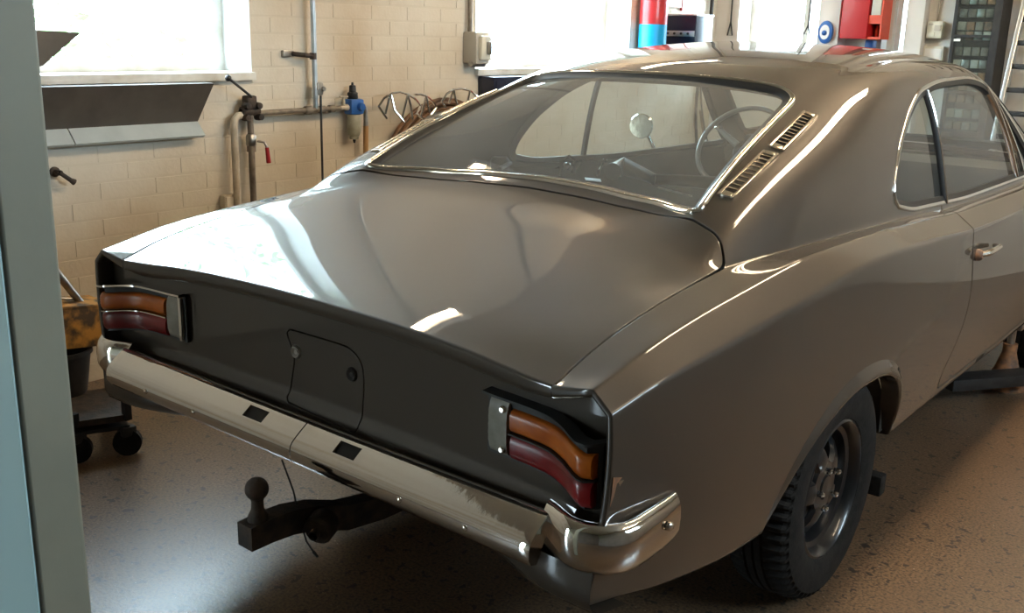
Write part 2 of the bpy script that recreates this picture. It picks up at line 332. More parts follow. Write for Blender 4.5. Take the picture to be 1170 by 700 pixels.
def pchip(xs, ys, q):
    xs = np.array(xs, float); ys = np.array(ys, float); h = np.diff(xs); d = np.diff(ys)/h
    m = np.zeros(len(xs)); m[0] = d[0]; m[-1] = d[-1]
    for i in range(1, len(xs)-1):
        if d[i-1]*d[i] > 0:
            w1 = 2*h[i]+h[i-1]; w2 = h[i]+2*h[i-1]; m[i] = (w1+w2)/(w1/d[i-1]+w2/d[i])
    i = np.clip(np.searchsorted(xs, q)-1, 0, len(xs)-2)
    t = (q-xs[i])/h[i]; tc = np.clip(t, 0, 1)
    r = ((1+2*tc)*(1-tc)**2*ys[i] + tc*(1-tc)**2*h[i]*m[i] + tc**2*(3-2*tc)*ys[i+1] + tc**2*(tc-1)*h[i]*m[i+1])
    return r + np.where(t < 0, t*h[i]*m[i], 0) + np.where(t > 1, (t-1)*h[i]*m[i+1], 0)
FY = np.arange(-.30, 4.90, .005)
def smooth_curve(keys, sig=.03):
    v = pchip([k[0] for k in keys], [k[1] for k in keys], FY)
    k = np.exp(-.5*(np.arange(-24, 25)*.005/sig)**2); k /= k.sum()
    return np.convolve(np.pad(v, 24, mode='reflect', reflect_type='odd'), k, mode='valid')
COLS = [  # name, multiplicity, x keys, z keys (along y)
 ('centre', 1, [(0,0),(4.57,0)], [(0,.874),(.03,.880),(.1,.893),(.3,.930),(.6,.988),(.8,1.032),(.87,1.070),(1.40,1.338),(1.55,1.385),(1.8,1.425),(2.2,1.449),(2.6,1.442),(2.95,1.405),(3.05,1.375),(3.58,1.04),(3.75,.99),(4.2,.935),(4.5,.86),(4.57,.80)]),
 ('inner', 1, [(0,.26),(4.57,.26)], [(0,.873),(.03,.879),(.1,.893),(.3,.930),(.6,.988),(.8,1.032),(.86,1.070),(1.40,1.332),(1.55,1.377),(1.8,1.415),(2.2,1.439),(2.6,1.432),(2.95,1.395),(3.05,1.365),(3.58,1.035),(3.75,.985),(4.2,.93),(4.5,.855),(4.57,.795)]),
 ('middle', 1, [(0,.46),(.7,.46),(1.5,.42),(3,.42),(3.6,.48),(4.57,.45)], [(0,.868),(.03,.875),(.1,.891),(.3,.930),(.6,.988),(.75,1.026),(.83,1.072),(1.40,1.316),(1.55,1.358),(1.8,1.396),(2.2,1.42),(2.6,1.413),(2.95,1.375),(3.05,1.345),(3.58,1.025),(3.8,.97),(4.2,.92),(4.5,.84),(4.57,.785)]),
 ('glass_edge', 2, [(0,.585),(.6,.58),(.735,.565),(1.42,.495),(3,.50),(3.6,.62),(4.57,.55)], [(0,.858),(.03,.866),(.1,.889),(.3,.929),(.6,.986),(.68,1.020),(.735,1.056),(1.42,1.300),(1.55,1.336),(1.8,1.374),(2.2,1.398),(2.6,1.39),(2.95,1.345),(3.05,1.305),(3.55,1.01),(3.8,.955),(4.2,.91),(4.5,.83),(4.57,.78)]),
 ('crest', 1, [(0,.655),(.75,.660),(.95,.660),(1.3,.645),(1.6,.622),(2,.60),(2.6,.595),(2.85,.605),(3.05,.635),(3.35,.685),(3.6,.70),(4.57,.62)], [(0,.854),(.03,.863),(.1,.887),(.3,.928),(.5,.957),(.58,.975),(.68,1.022),(.75,1.050),(.95,1.118),(1.3,1.215),(1.6,1.305),(1.8,1.345),(2,1.366),(2.3,1.378),(2.6,1.365),(2.85,1.315),(3.05,1.215),(3.35,1.05),(3.6,.965),(3.8,.935),(4.2,.90),(4.5,.82),(4.57,.775)]),
 ('sail', 1, None, None),
 ('base', 2, [(0,.705),(.6,.705),(.7,.715),(.9,.728),(1.3,.738),(2.2,.735),(3.2,.727),(3.6,.72),(4.57,.66)], [(0,.852),(.03,.862),(.1,.886),(.3,.927),(.5,.953),(.6,.962),(.75,.968),(1.0,.966),(1.3,.962),(1.6,.955),(2.2,.928),(3.2,.922),(3.6,.922),(4.2,.885),(4.5,.81),(4.57,.765)]),
 ('crease', 2, [(0,.797),(.2,.80),(1.2,.80),(1.6,.79),(2.2,.785),(3.6,.77),(4.57,.69)], [(0,.868),(.03,.874),(.22,.913),(.53,.946),(.93,.972),(1.26,.970),(1.6,.953),(2.2,.925),(3.2,.913),(3.6,.905),(4.2,.865),(4.5,.79),(4.57,.75)]),
 ('shoulder', 2, [(0,.838),(.15,.855),(.5,.865),(1.1,.868),(1.6,.858),(2.2,.848),(3.6,.83),(4.57,.71)], [(0,.832),(.13,.862),(.35,.880),(.7,.906),(1.1,.932),(1.6,.912),(2.2,.88),(3.6,.86),(4.2,.83),(4.57,.72)]),
 ('flank', 1, [(0,.845),(.2,.868),(.5,.878),(1.1,.882),(1.6,.875),(2.2,.870),(3.6,.857),(4.2,.83),(4.57,.73)], [(0,.735),(4.57,.66)]),
 ('lower', 1, [(0,.828),(.3,.862),(1.1,.874),(1.6,.864),(2.2,.860),(3.6,.848),(4.2,.82),(4.57,.72)], [(0,.56),(.3,.54),(4.57,.52)]),
 ('sill', 2, [(0,.80),(.3,.818),(1.1,.832),(1.6,.82),(3.6,.805),(4.57,.69)], [(0,.448),(.09,.430),(.25,.392),(.6,.342),(1.5,.328),(3.6,.33),(4.57,.38)]),
 ('tuck', 2, [(0,.70),(.3,.72),(1.1,.73),(3.6,.71),(4.57,.6)], [(0,.443),(.09,.425),(.25,.387),(.6,.336),(1.5,.322),(3.6,.325),(4.57,.375)]),
]
CX = {}; CZ = {}
for nm, mult, kx, kz in COLS:
    if kx: CX[nm] = smooth_curve(kx); CZ[nm] = smooth_curve(kz, .018)
_k = np.clip((CZ['crest']-CZ['base'])/.12, 0, 1); CX['crest'] = CX['crest']+.013*_k; CZ['crest'] = CZ['crest']+.013*_k
CX['sail'] = .5*(CX['crest']+CX['base'])+.016*np.clip((CZ['crest']-CZ['base'])/.3, 0, 1); CZ['sail'] = .5*(CZ['crest']+CZ['base'])+.01*np.clip((CZ['crest']-CZ['base'])/.3, 0, 1)
def plan_shift(x, y):     # the tail is hollow in plan: its middle lies further forward than the fender tips
    return .045*(1-np.clip(np.abs(x)/.78, 0, 1)**2)*np.clip(1-y/.55, 0, 1)**2
NS = 6
def section(y):
    px = []; pz = []
    for nm, mult, _, _ in COLS:
        a = np.interp(y, FY, CX[nm]); b = np.interp(y, FY, CZ[nm])
        px += [a]*mult; pz += [b]*mult
    P = np.array([[-a, b] for a, b in zip(px[:0:-1], pz[:0:-1])] + [[a, b] for a, b in zip(px, pz)])
    P = np.vstack([P[:1], P, P[-1:]])
    t = np.linspace(0, 1, NS, endpoint=False)[:, None]
    out = []
    for i in range(1, len(P)-2):
        a, b, c, d = P[i-1], P[i], P[i+1], P[i+2]
        out.append(((1-t)**3*a+(3*t**3-6*t**2+4)*b+(-3*t**3+3*t**2+3*t+1)*c+t**3*d)/6)
    out.append(((P[-3]+4*P[-2]+P[-1])/6)[None])
    return np.vstack(out)
ROWS = np.concatenate([np.arange(0, .12, .006), np.arange(.12, 1.7, .012), np.arange(1.7, 3.45, .02), np.arange(3.45, 4.571, .04)])
def body_grid():
    G = []
    for y in ROWS:
        s = section(y); yy = y + plan_shift(s[:, 0], y)
        G.append(np.stack([s[:, 0], yy, s[:, 1]], -1))
    return np.array(G)
GRID = body_grid()
NV = GRID.shape[1]; MID = NV//2
def deck(x, y):
    "point on the upper surface above plan point (x, y)"
    i = np.clip(np.searchsorted(ROWS, y), 1, len(ROWS)-1)
    res = []
    for k in (i-1, i):
        row = GRID[k]; ax = abs(x); h = row[MID:]
        j = np.argmax(h[:, 0] >= ax); j = max(j, 1)
        t = (ax-h[j-1, 0])/(h[j, 0]-h[j-1, 0]+1e-9); res.append(h[j-1]*(1-t)+h[j]*t)
    a, b = res; t = (y-a[1])/(b[1]-a[1]+1e-9); p = a*(1-t)+b*t
    return np.array([x, y, p[2]])
def flank(y, z, side=1):
    "point on the side surface at (y, z)"
    i = np.clip(np.searchsorted(ROWS, y), 1, len(ROWS)-1)
    res = []
    for k in (i-1, i):
        h = GRID[k][MID:][::-1]; zz = np.maximum.accumulate(h[:, 2])
        j = int(np.clip(np.argmax(zz >= z), 1, len(h)-1))
        t = (z-h[j-1, 2])/(h[j, 2]-h[j-1, 2]+1e-9); t = min(max(t, 0), 1); res.append(h[j-1]*(1-t)+h[j]*t)
    a, b = res; t = (y-ROWS[i-1])/(ROWS[i]-ROWS[i-1])
    p = a*(1-t)+b*t
    return np.array([side*p[0], y, z])
# ---------------------------------------------------------------- the car: cutting panels out of one surface
class Surf:
    def __init__(s, v, n, f, vid): s.v = v; s.n = n; s.f = f; s.vid = vid    # vid: section parameter of each vertex
    def copy(s): return Surf(s.v.copy(), s.n.copy(), list(s.f), s.vid.copy())
def grid_surf(G):
    a, b = G.shape[:2]; du = np.gradient(G, axis=0); dv = np.gradient(G, axis=1); n = np.cross(dv, du); n /= np.linalg.norm(n, axis=-1, keepdims=True)+1e-12
    vid = np.tile(np.arange(b), a).astype(float)
    f = [(i*b+j, i*b+j+1, (i+1)*b+j+1, (i+1)*b+j) for i in range(a-1) for j in range(b-1)]
    return Surf(G.reshape(-1, 3).copy(), n.reshape(-1, 3), f, vid)
def clip(S, val):
    "keep the part where val < 0; returns the surface and its cut edges as vertex index pairs"
    sg = val > 0; V = []; Nn = []; D = []; idx = {}; new = {}; F = []; cut = []
    def old(i):
        if i not in idx: idx[i] = len(V); V.append(S.v[i]); Nn.append(S.n[i]); D.append(S.vid[i])
        return idx[i]
    def mid(i, j):
        k = (i, j) if i < j else (j, i)
        if k not in new:
            t = val[i]/(val[i]-val[j]); new[k] = len(V); V.append(S.v[i]*(1-t)+S.v[j]*t); n = S.n[i]*(1-t)+S.n[j]*t; Nn.append(n/np.linalg.norm(n)); D.append(S.vid[i]*(1-t)+S.vid[j]*t)
        return new[k]
    for f in S.f:
        s = [sg[i] for i in f]
        if not any(s): F.append(tuple(old(i) for i in f)); continue
        if all(s): continue
        o = []; c = []
        for q in range(len(f)):
            i, j = f[q], f[(q+1) % len(f)]
            if not sg[i]: o.append(old(i))
            if sg[i] != sg[j]: m = mid(i, j); o.append(m); c.append((m, sg[i]))
        if len(o) >= 3: F.append(tuple(o))
        if len(c) == 2:
            a = [m for m, from_out in c if not from_out][0]; b = [m for m, from_out in c if from_out][0]; cut.append((a, b))   # leaves at a, comes back at b
    return Surf(np.array(V), np.array(Nn), F, np.array(D)), cut
def chains(cut):
    nx = dict(cut); starts = [a for a in nx if a not in set(nx.values())]; seen = set(); out = []
    for s in starts+list(nx):
        if s in seen: continue
        c = [s]; seen.add(s)
        while c[-1] in nx and nx[c[-1]] not in seen: c.append(nx[c[-1]]); seen.add(c[-1])
        out.append((c, c[-1] in nx and nx[c[-1]] == c[0]))
    return out
def sdf_poly(P, poly):
    "signed distance (negative inside) of points P (n,2) to a closed outline"
    poly = np.array(poly, float); a = poly; b = np.roll(poly, -1, 0); d2 = np.full(len(P), 1e9); ins = np.zeros(len(P), bool)
    for p, q in zip(a, b):
        e = q-p; w = P-p; t = np.clip((w @ e)/(e @ e+1e-12), 0, 1); r = w-t[:, None]*e; d2 = np.minimum(d2, (r*r).sum(1))
        c = (p[1] > P[:, 1]) != (q[1] > P[:, 1]); x = (q[0]-p[0])*(P[:, 1]-p[1])/((q[1]-p[1]) if abs(q[1]-p[1]) > 1e-12 else 1e-12)+p[0]; ins ^= c & (P[:, 0] < x)
    return np.where(ins, -1, 1)*np.sqrt(d2)
def rounded(poly, radii, n=7):
    P = [np.array(p, float) for p in poly]; out = []
    for i, p in enumerate(P):
        r = radii[i] if isinstance(radii, (list, tuple)) else radii
        a, b = P[i-1]-p, P[(i+1) % len(P)]-p
        if r <= 0: out.append(p); continue
        A = p+a/np.linalg.norm(a)*min(r, np.linalg.norm(a)*.48); B = p+b/np.linalg.norm(b)*min(r, np.linalg.norm(b)*.48)
        for k in range(n+1): t = k/n; out.append((1-t)**2*A+2*t*(1-t)*p+t*t*B)
    return out
def dense(poly, step=.02, closed=True):
    out = []
    for i in range(len(poly) if closed else len(poly)-1):
        a, b = np.array(poly[i], float), np.array(poly[(i+1) % len(poly)], float); k = max(1, int(np.linalg.norm(b-a)/step))
        out += [a+(b-a)*j/k for j in range(k)]
    return out
def build_surf(name, S, m, parent, flanges=(), roll=.0025, depth=.016, angle=None):
    "mesh with exact normals; flanges: lists of cut edges that get a rolled edge turned inwards"
    V = [tuple(p) for p in S.v]; N = [tuple(p) for p in S.n]; F = list(S.f)
    for cut, rl, dp in flanges:
        for ch, closed in chains(cut):
            if len(ch) < 3: continue
            P = S.v[ch]; Nn = S.n[ch]; T = np.roll(P, -1, 0)-np.roll(P, 1, 0)
            if not closed: T[0] = P[1]-P[0]; T[-1] = P[-1]-P[-2]
            T /= np.linalg.norm(T, axis=1, keepdims=True)+1e-12; O = np.cross(T, Nn); O /= np.linalg.norm(O, axis=1, keepdims=True)+1e-12   # away from the panel
            k = 3
            for _ in range(k): O = (O+np.roll(O, 1, 0)+np.roll(O, -1, 0)) if closed else np.vstack([O[:1], O[:-2]+O[1:-1]+O[2:], O[-1:]]); O /= np.linalg.norm(O, axis=1, keepdims=True)
            rows = [ch]; prof = [(rl*.6, -rl*.15, .75, .66), (rl, -rl*.8, .1, 1), (rl, -dp, 0, 1)]
            for (o_, n_, wn, wo) in prof:
                base = len(V); V += [tuple(p) for p in P+O*o_+Nn*n_]; q = Nn*wn+O*wo; q /= np.linalg.norm(q, axis=1, keepdims=True); N += [tuple(p) for p in q]; rows.append([base+i for i in range(len(ch))])
            L_ = len(ch)
            for r0, r1 in zip(rows, rows[1:]):
                for i in range(L_ if closed else L_-1): j = (i+1) % L_; F.append((r0[j], r0[i], r1[i], r1[j]))
    V = np.array(V); c = (V.min(0)+V.max(0))/2
    me = bpy.data.meshes.new(name); me.from_pydata((V-c).tolist(), [], F); me.materials.append(m); me.polygons.foreach_set('use_smooth', [True]*len(me.polygons))
    me.update(); me.normals_split_custom_set_from_vertices(N)
    o = bpy.data.objects.new(name, me); COL.objects.link(o); o.location = Vector(c); attach(o, parent); return o
def ribbon(P, N, prof, closed=True, flip=False):
    "sweep of a small outline (a across, n up) along a line on the body"
    P = np.array(P); N = np.array(N); T = np.roll(P, -1, 0)-np.roll(P, 1, 0)
    if not closed: T[0] = P[1]-P[0]; T[-1] = P[-1]-P[-2]
    T /= np.linalg.norm(T, axis=1, keepdims=True)+1e-12; O = np.cross(T, N); O /= np.linalg.norm(O, axis=1, keepdims=True)+1e-12
    if flip: O = -O
    mb = MB(); n = len(P); k = len(prof); vs = [P[i]+O[i]*a+N[i]*h for i in range(n) for (a, h) in prof]; fs = []
    for i in range(n if closed else n-1):
        j = (i+1) % n
        for q in range(k): fs.append((i*k+q, i*k+(q+1) % k, j*k+(q+1) % k, j*k+q))
    if not closed: fs += [tuple(range(k)), tuple((n-1)*k+q for q in range(k))]
    return mb.add(vs, fs)
def simplify(P, N, tol=.008):
    keep = [0]
    for i in range(1, len(P)):
        if np.linalg.norm(P[i]-P[keep[-1]]) > tol: keep.append(i)
    return P[keep], N[keep]
CAR = thing('car', (0, 2.2, 0), 'grey-brown metallic fastback coupe standing in the middle of the workshop, seen from behind', 'car')
S0 = grid_surf(GRID)
# outlines
LID = rounded([(-.70, -.2), (.705, -.2), (.700, .625), (.655, .672), (.56, .712), (.40, .765), (.2, .803), (0, .815), (-.2, .803), (-.40, .765), (-.56, .712), (-.655, .672), (-.700, .625), (-.705, -.2)], [0, 0, .02, .03]+[.05]*7+[.03, .02, 0])
LID = dense(LID, .02)
REARW = dense(rounded([(-.565, .735), (-.42, .805), (-.2, .848), (0, .860), (.2, .848), (.42, .805), (.565, .735), (.485, 1.418), (.25, 1.409), (0, 1.403), (-.25, 1.409), (-.485, 1.418)], [.008, .05, .05, .05, .05, .05, .008, .075, .1, .1, .1, .075]), .02)
WSCR = dense(rounded([(-.60, 3.0), (0, 3.09), (.60, 3.0), (.712, 3.50), (.4, 3.57), (0, 3.60), (-.4, 3.57), (-.712, 3.50)], [.06, .2, .06, .06, .1, .1, .1, .06]), .02)
DLO = dense(rounded([(1.615, .992), (1.600, 1.045), (1.69, 1.155), (1.83, 1.245), (1.98, 1.303), (2.2, 1.332), (2.6, 1.338), (2.80, 1.312), (2.93, 1.235), (3.15, 1.08), (3.33, .955), (3.25, .942), (2.3, .943), (1.75, .966)], [.015, .05, .06, .06, .06, .1, .1, .08, .05, .1, .02, .05, .1, .05]), .02)
DOORP = dense(rounded([(2.075, .975), (2.02, .90), (2.005, .83), (2.025, .72), (2.02, .62), (1.985, .52), (1.93, .43), (1.95, .37), (3.33, .37), (3.35, .6), (3.36, .9), (3.345, .975)], [0, .08, .1, .2, .2, .2, .08, .02, .03, .2, .2, 0]), .02)
def arch_val(v, cy):   # negative inside the wheel opening
    e = (np.abs(v[:, 1]-cy)/.435)**2.2+(np.maximum(v[:, 2]-.27, 0)/.352)**2.2; q = np.where(v[:, 2] > .27, e, (np.abs(v[:, 1]-cy)/.435)**2.2)
    return np.where((np.abs(v[:, 0]) > .60) & (v[:, 2] < .75), (np.sqrt(q)-1)*.36, .5)
def top_mask(S, lim=.70): return S.v[:, 2] > .8
def dlo_val(S, s): return np.where((S.v[:, 0]*s > .5) & (S.v[:, 2] > .86), sdf_poly(S.v[:, 1:], DLO), .5)
fl = []
def cut_out(S, val, keep_in=.0, keep_out=.0):
    "split S into (outside, its cut), (inside, its cut)"
    o, co = clip(S, -val+keep_out); i, ci = clip(S, val+keep_in); return o, co, i, ci
body = S0
# glass areas
rw = np.where(body.v[:, 2] > .95, sdf_poly(body.v[:, :2], REARW), .5)
body, rw_cut, rwg, _ = cut_out(body, rw, .001, 0); RW_P = body.v[chains(rw_cut)[0][0]].copy(); RW_N = body.n[chains(rw_cut)[0][0]].copy()
def flange_pts(S, cut): return [S.v[list(c)] for c, _ in chains(cut)]
holes = []   # remembered as point sets, re-found after later cuts
def boundary(S):
    e = {(f[q], f[(q+1) % len(f)]) for f in S.f for q in range(len(f))}
    return [(a, b) for (a, b) in e if (b, a) not in e]
def cut_edges_from(S, ref, bd):
    "boundary edges of S whose ends lie on a remembered cut line"
    key = {tuple(np.round(p, 6)) for p in ref}
    return [(a, b) for (a, b) in bd if tuple(np.round(S.v[a], 6)) in key and tuple(np.round(S.v[b], 6)) in key]
holes.append((np.vstack(flange_pts(body, rw_cut)), .001, .03))
ws = np.where(body.v[:, 2] > .95, sdf_poly(body.v[:, :2], WSCR), .5)
body, c_, wsg, _ = cut_out(body, ws, .001, 0); holes.append((np.vstack(flange_pts(body, c_)), .001, .03)); WS_P = body.v[chains(c_)[0][0]].copy(); WS_N = body.n[chains(c_)[0][0]].copy()
side_glass = {}; DLO_E = {}
for s in (1, -1):
    body, c_, g, _ = cut_out(body, dlo_val(body, s), .001, 0); side_glass[s] = g; holes.append((np.vstack(flange_pts(body, c_)), .001, .03)); DLO_E[s] = (body.v[chains(c_)[0][0]].copy(), body.n[chains(c_)[0][0]].copy())
# wheel openings
for cy in (1.10, 3.768):
    val = arch_val(body.v, cy); body, c_ = clip(body, -val); holes.append((np.vstack(flange_pts(body, c_)), .004, .05))
# boot lid
val = np.where(body.v[:, 2] > .78, sdf_poly(body.v[:, :2], LID), .5)
body, c_, lid, cl = cut_out(body, val, 0, .0085)
holes.append((np.vstack(flange_pts(body, c_)), .0022, .016)); lid_cut = cl
# doors
doors = {}
for s in (1, -1):
    val = np.where((body.v[:, 0]*s > .5) & (body.v[:, 2] < 1.0), sdf_poly(body.v[:, 1:], DOORP), .5)
    body, c_, d, cd_ = cut_out(body, val, 0, .0115); doors[s] = (d, cd_); holes.append((np.vstack(flange_pts(body, c_)), .002, .03))
# body shell with its rolled edges
BD = boundary(body)
shell = build_surf('body_shell', body, PAINT, CAR, [(cut_edges_from(body, r, BD), rl, dp) for r, rl, dp in holes])
lido = build_surf('boot_lid', lid, PAINT, CAR, [(lid_cut, .0022, .016)])
# tail: the rolled end of the fenders and lid, then the hollow tail panel
E0 = GRID[0]; vC = E0
def tail_rows(prof):
    rows = [vC]; P = vC; T = np.gradient(P[:, [0, 2]], axis=0); T /= np.linalg.norm(T, axis=1, keepdims=True)+1e-9; inn = np.stack([T[:, 1], -T[:, 0]], 1)
    for _ in range(6): inn = np.vstack([inn[:1], (inn[:-2]+inn[1:-1]+inn[2:])/3, inn[-1:]])
    inn /= np.linalg.norm(inn, axis=1, keepdims=True)
    if inn[MID, 1] > 0: inn = -inn
    w = np.interp(np.abs(P[:, 0]), [.64, .80], [1, .38])     # broad lip on the lid, thin edge on the fenders
    for dy, k in prof: rows.append(np.stack([P[:, 0]+inn[:, 0]*k*w, P[:, 1]+dy*np.where(dy < 0, w, 1), P[:, 2]+inn[:, 1]*k*w], 1))
    return np.array(rows)
TR = tail_rows([(-.0035, .0012), (-.006, .004), (-.007, .009), (-.007, .022), (-.005, .032), (.002, .037), (.02, .040), (.05, .042)])
def tail_strip(v0, v1, name, parent):
    s = grid_surf(TR[:, v0:v1]); mb = MB(); mb.add(s.v, s.f); return mb.build(name, PAINT, parent, angle=60)
j0 = int(np.argmax(E0[MID:, 0] > .7025))+MID; j1 = NV-j0
tail_strip(j1-1, j0+1, 'lid_lip', lido); tail_strip(j0+1, NV, 'fender_end', CAR); tail_strip(0, j1-1, 'fender_end', CAR)
def tail_y(x, z):
    t = np.clip((z-.585)/.03, 0, 1); t = t*t*(3-2*t)
    return .030+.045*(1-min(1, abs(x)/.78)**2)+.012*t-.022*np.clip((.50-z)/.06, 0, 1)*0
xs = np.linspace(-.835, .835, 67); zs = np.linspace(.45, .86, 40)
FLAP = dense(rounded([(-.140, .762), (.078, .764), (.118, .742), (.124, .69), (.112, .575), (-.135, .590), (-.108, .70)], [.012, .02, .02, .02, .01, .01, .02]), .01)
# clipped to the outline of the tail
gt = np.array([[(x, tail_y(x, z), z) for z in zs] for x in xs]); ts = grid_surf(gt); ts.n *= -1; ts.f = [f[::-1] for f in ts.f]
outl = [(p[0], p[2]) for p in TR[-2][::3]]
ts, _ = clip(ts, sdf_poly(ts.v[:, [0, 2]], outl)-.012)
fv = sdf_poly(ts.v[:, [0, 2]], FLAP); tpan, c1, flap, c2 = cut_out(ts, fv, 0, .006)
build_surf('tail_panel', tpan, PAINT, CAR, [(c1, .0015, .012)])
fo = build_surf('fuel_flap', flap, PAINT, CAR, [(c2, .0015, .012)])
for x, z, m in ((-.105, .715, STEEL), (.088, .705, RUST)):
    y = tail_y(x, z); MB().lathe([(.0, .003), (.006, .003), (.006, .001), (.014, .006), (.017, .002), (.017, -.004)], (x, y, z), (0, -1, 0), 16).build('flap_lock', m, fo)
# valance under the bumper, and the dark underside
val_g = []
for x in np.linspace(-.818, .818, 45):
    e = min(1, max(0, (abs(x)-.50)/.24)); e = e*e*(3-2*e); y0 = tail_y(x, .5)*(1-e)-.0075*e
    val_g.append([(x, y0+.0, .53), (x, y0-.005, .50), (x, y0-.006, .47), (x, y0+.004, .448), (x, y0+.03, .435), (x, y0+.12, .415)])
vo = MB().grid(val_g).build('rear_valance', PAINT, CAR, angle=60)
for i, (x, y) in enumerate(((-.33, .0), (.33, .0))): pass
MB().span((-.70, .40, .29), (.70, 4.3, .33), .01).span((-.70, .14, .405), (.70, .41, .425)).build('underbody', BLACK, CAR)
MB().span((-.60, .45, .22), (-.05, .80, .33), .03).build('fuel_tank', BLACK, CAR)
MB().tube([(-.66, 1.1, .31), (.66, 1.1, .31)], .045).build('rear_axle', BLACK, CAR)
MB().span((-.72, 3.52, .3), (.72, 3.56, .92)).build('bulkhead', DARKTRIM, CAR)
for s in (1, -1):
    for cy in (1.10, 3.768):   # wheel housings
        mb = MB(); vs = []; n = 16
        for k in range(n+1):
            a = math.pi*k/n; y = cy-.425*math.cos(a); z = .34+.30*math.sin(a); vs.append([(s*.80, y, z), (s*.56, y, z)])
        mb.grid(vs); mb.add([(s*.56, cy-.425*math.cos(math.pi*k/n), .34+.30*math.sin(math.pi*k/n)) for k in range(n+1)], [tuple(range(n+1))]); mb.build('wheel_housing', BLACK, CAR)
# glass
def glass(name, S, inset, m, parent=CAR):
    g = S.copy(); g.v = g.v-g.n*inset; return build_surf(name, g, m, parent)
def fair(S):
    "replace the heights of a glass area by one smooth curved sheet"
    x, y = S.v[:, 0], S.v[:, 1]; y0 = y.mean(); u = y-y0; A = np.stack([np.ones_like(x), u, u*u, x*x, x*x*u, x**4], 1); k = np.linalg.lstsq(A, S.v[:, 2], rcond=None)[0]
    S = S.copy(); S.v[:, 2] = A @ k; n = np.stack([-(2*x*k[3]+2*x*u*k[4]+4*x**3*k[5]), -(k[1]+2*u*k[2]+x*x*k[4]), np.ones_like(x)], 1); S.n = n/np.linalg.norm(n, axis=1, keepdims=True); return S
rwg = fair(rwg); rwo = glass('rear_window', rwg, .008, REARGLASS); glass('windscreen', wsg, .010, SIDEGLASS)
P, N = simplify(RW_P, RW_N, .012)
ribbon(P, N, [(-.0055, .0), (-.004, .006), (.003, .008), (.009, .006), (.012, .0), (.008, -.004)], True, True).build('chrome_trim', CHROME, rwo, angle=70)
ribbon(P, N, [(-.003, .004), (-.018, -.002), (-.024, -.010), (-.003, -.012)], True, True).build('window_seal', SEAL, rwo, angle=70)
P, N = simplify(WS_P, WS_N, .02); ribbon(P, N, [(-.02, -.008), (-.012, .004), (.006, .005), (.008, -.004)], True, True).build('windscreen_seal', SEAL, CAR, angle=70)
def side_line(pts, s): return [flank(y, z, s) for y, z in pts]
def side_normals(P, s):
    out = []
    for p in P:
        a = flank(p[1]+.02, p[2], s)-flank(p[1]-.02, p[2], s); b = flank(p[1], p[2]+.015, s)-flank(p[1], p[2]-.015, s); n = np.cross(a, b); n /= np.linalg.norm(n); out.append(n*(1 if n[0]*s > 0 else -1))
    return np.array(out)
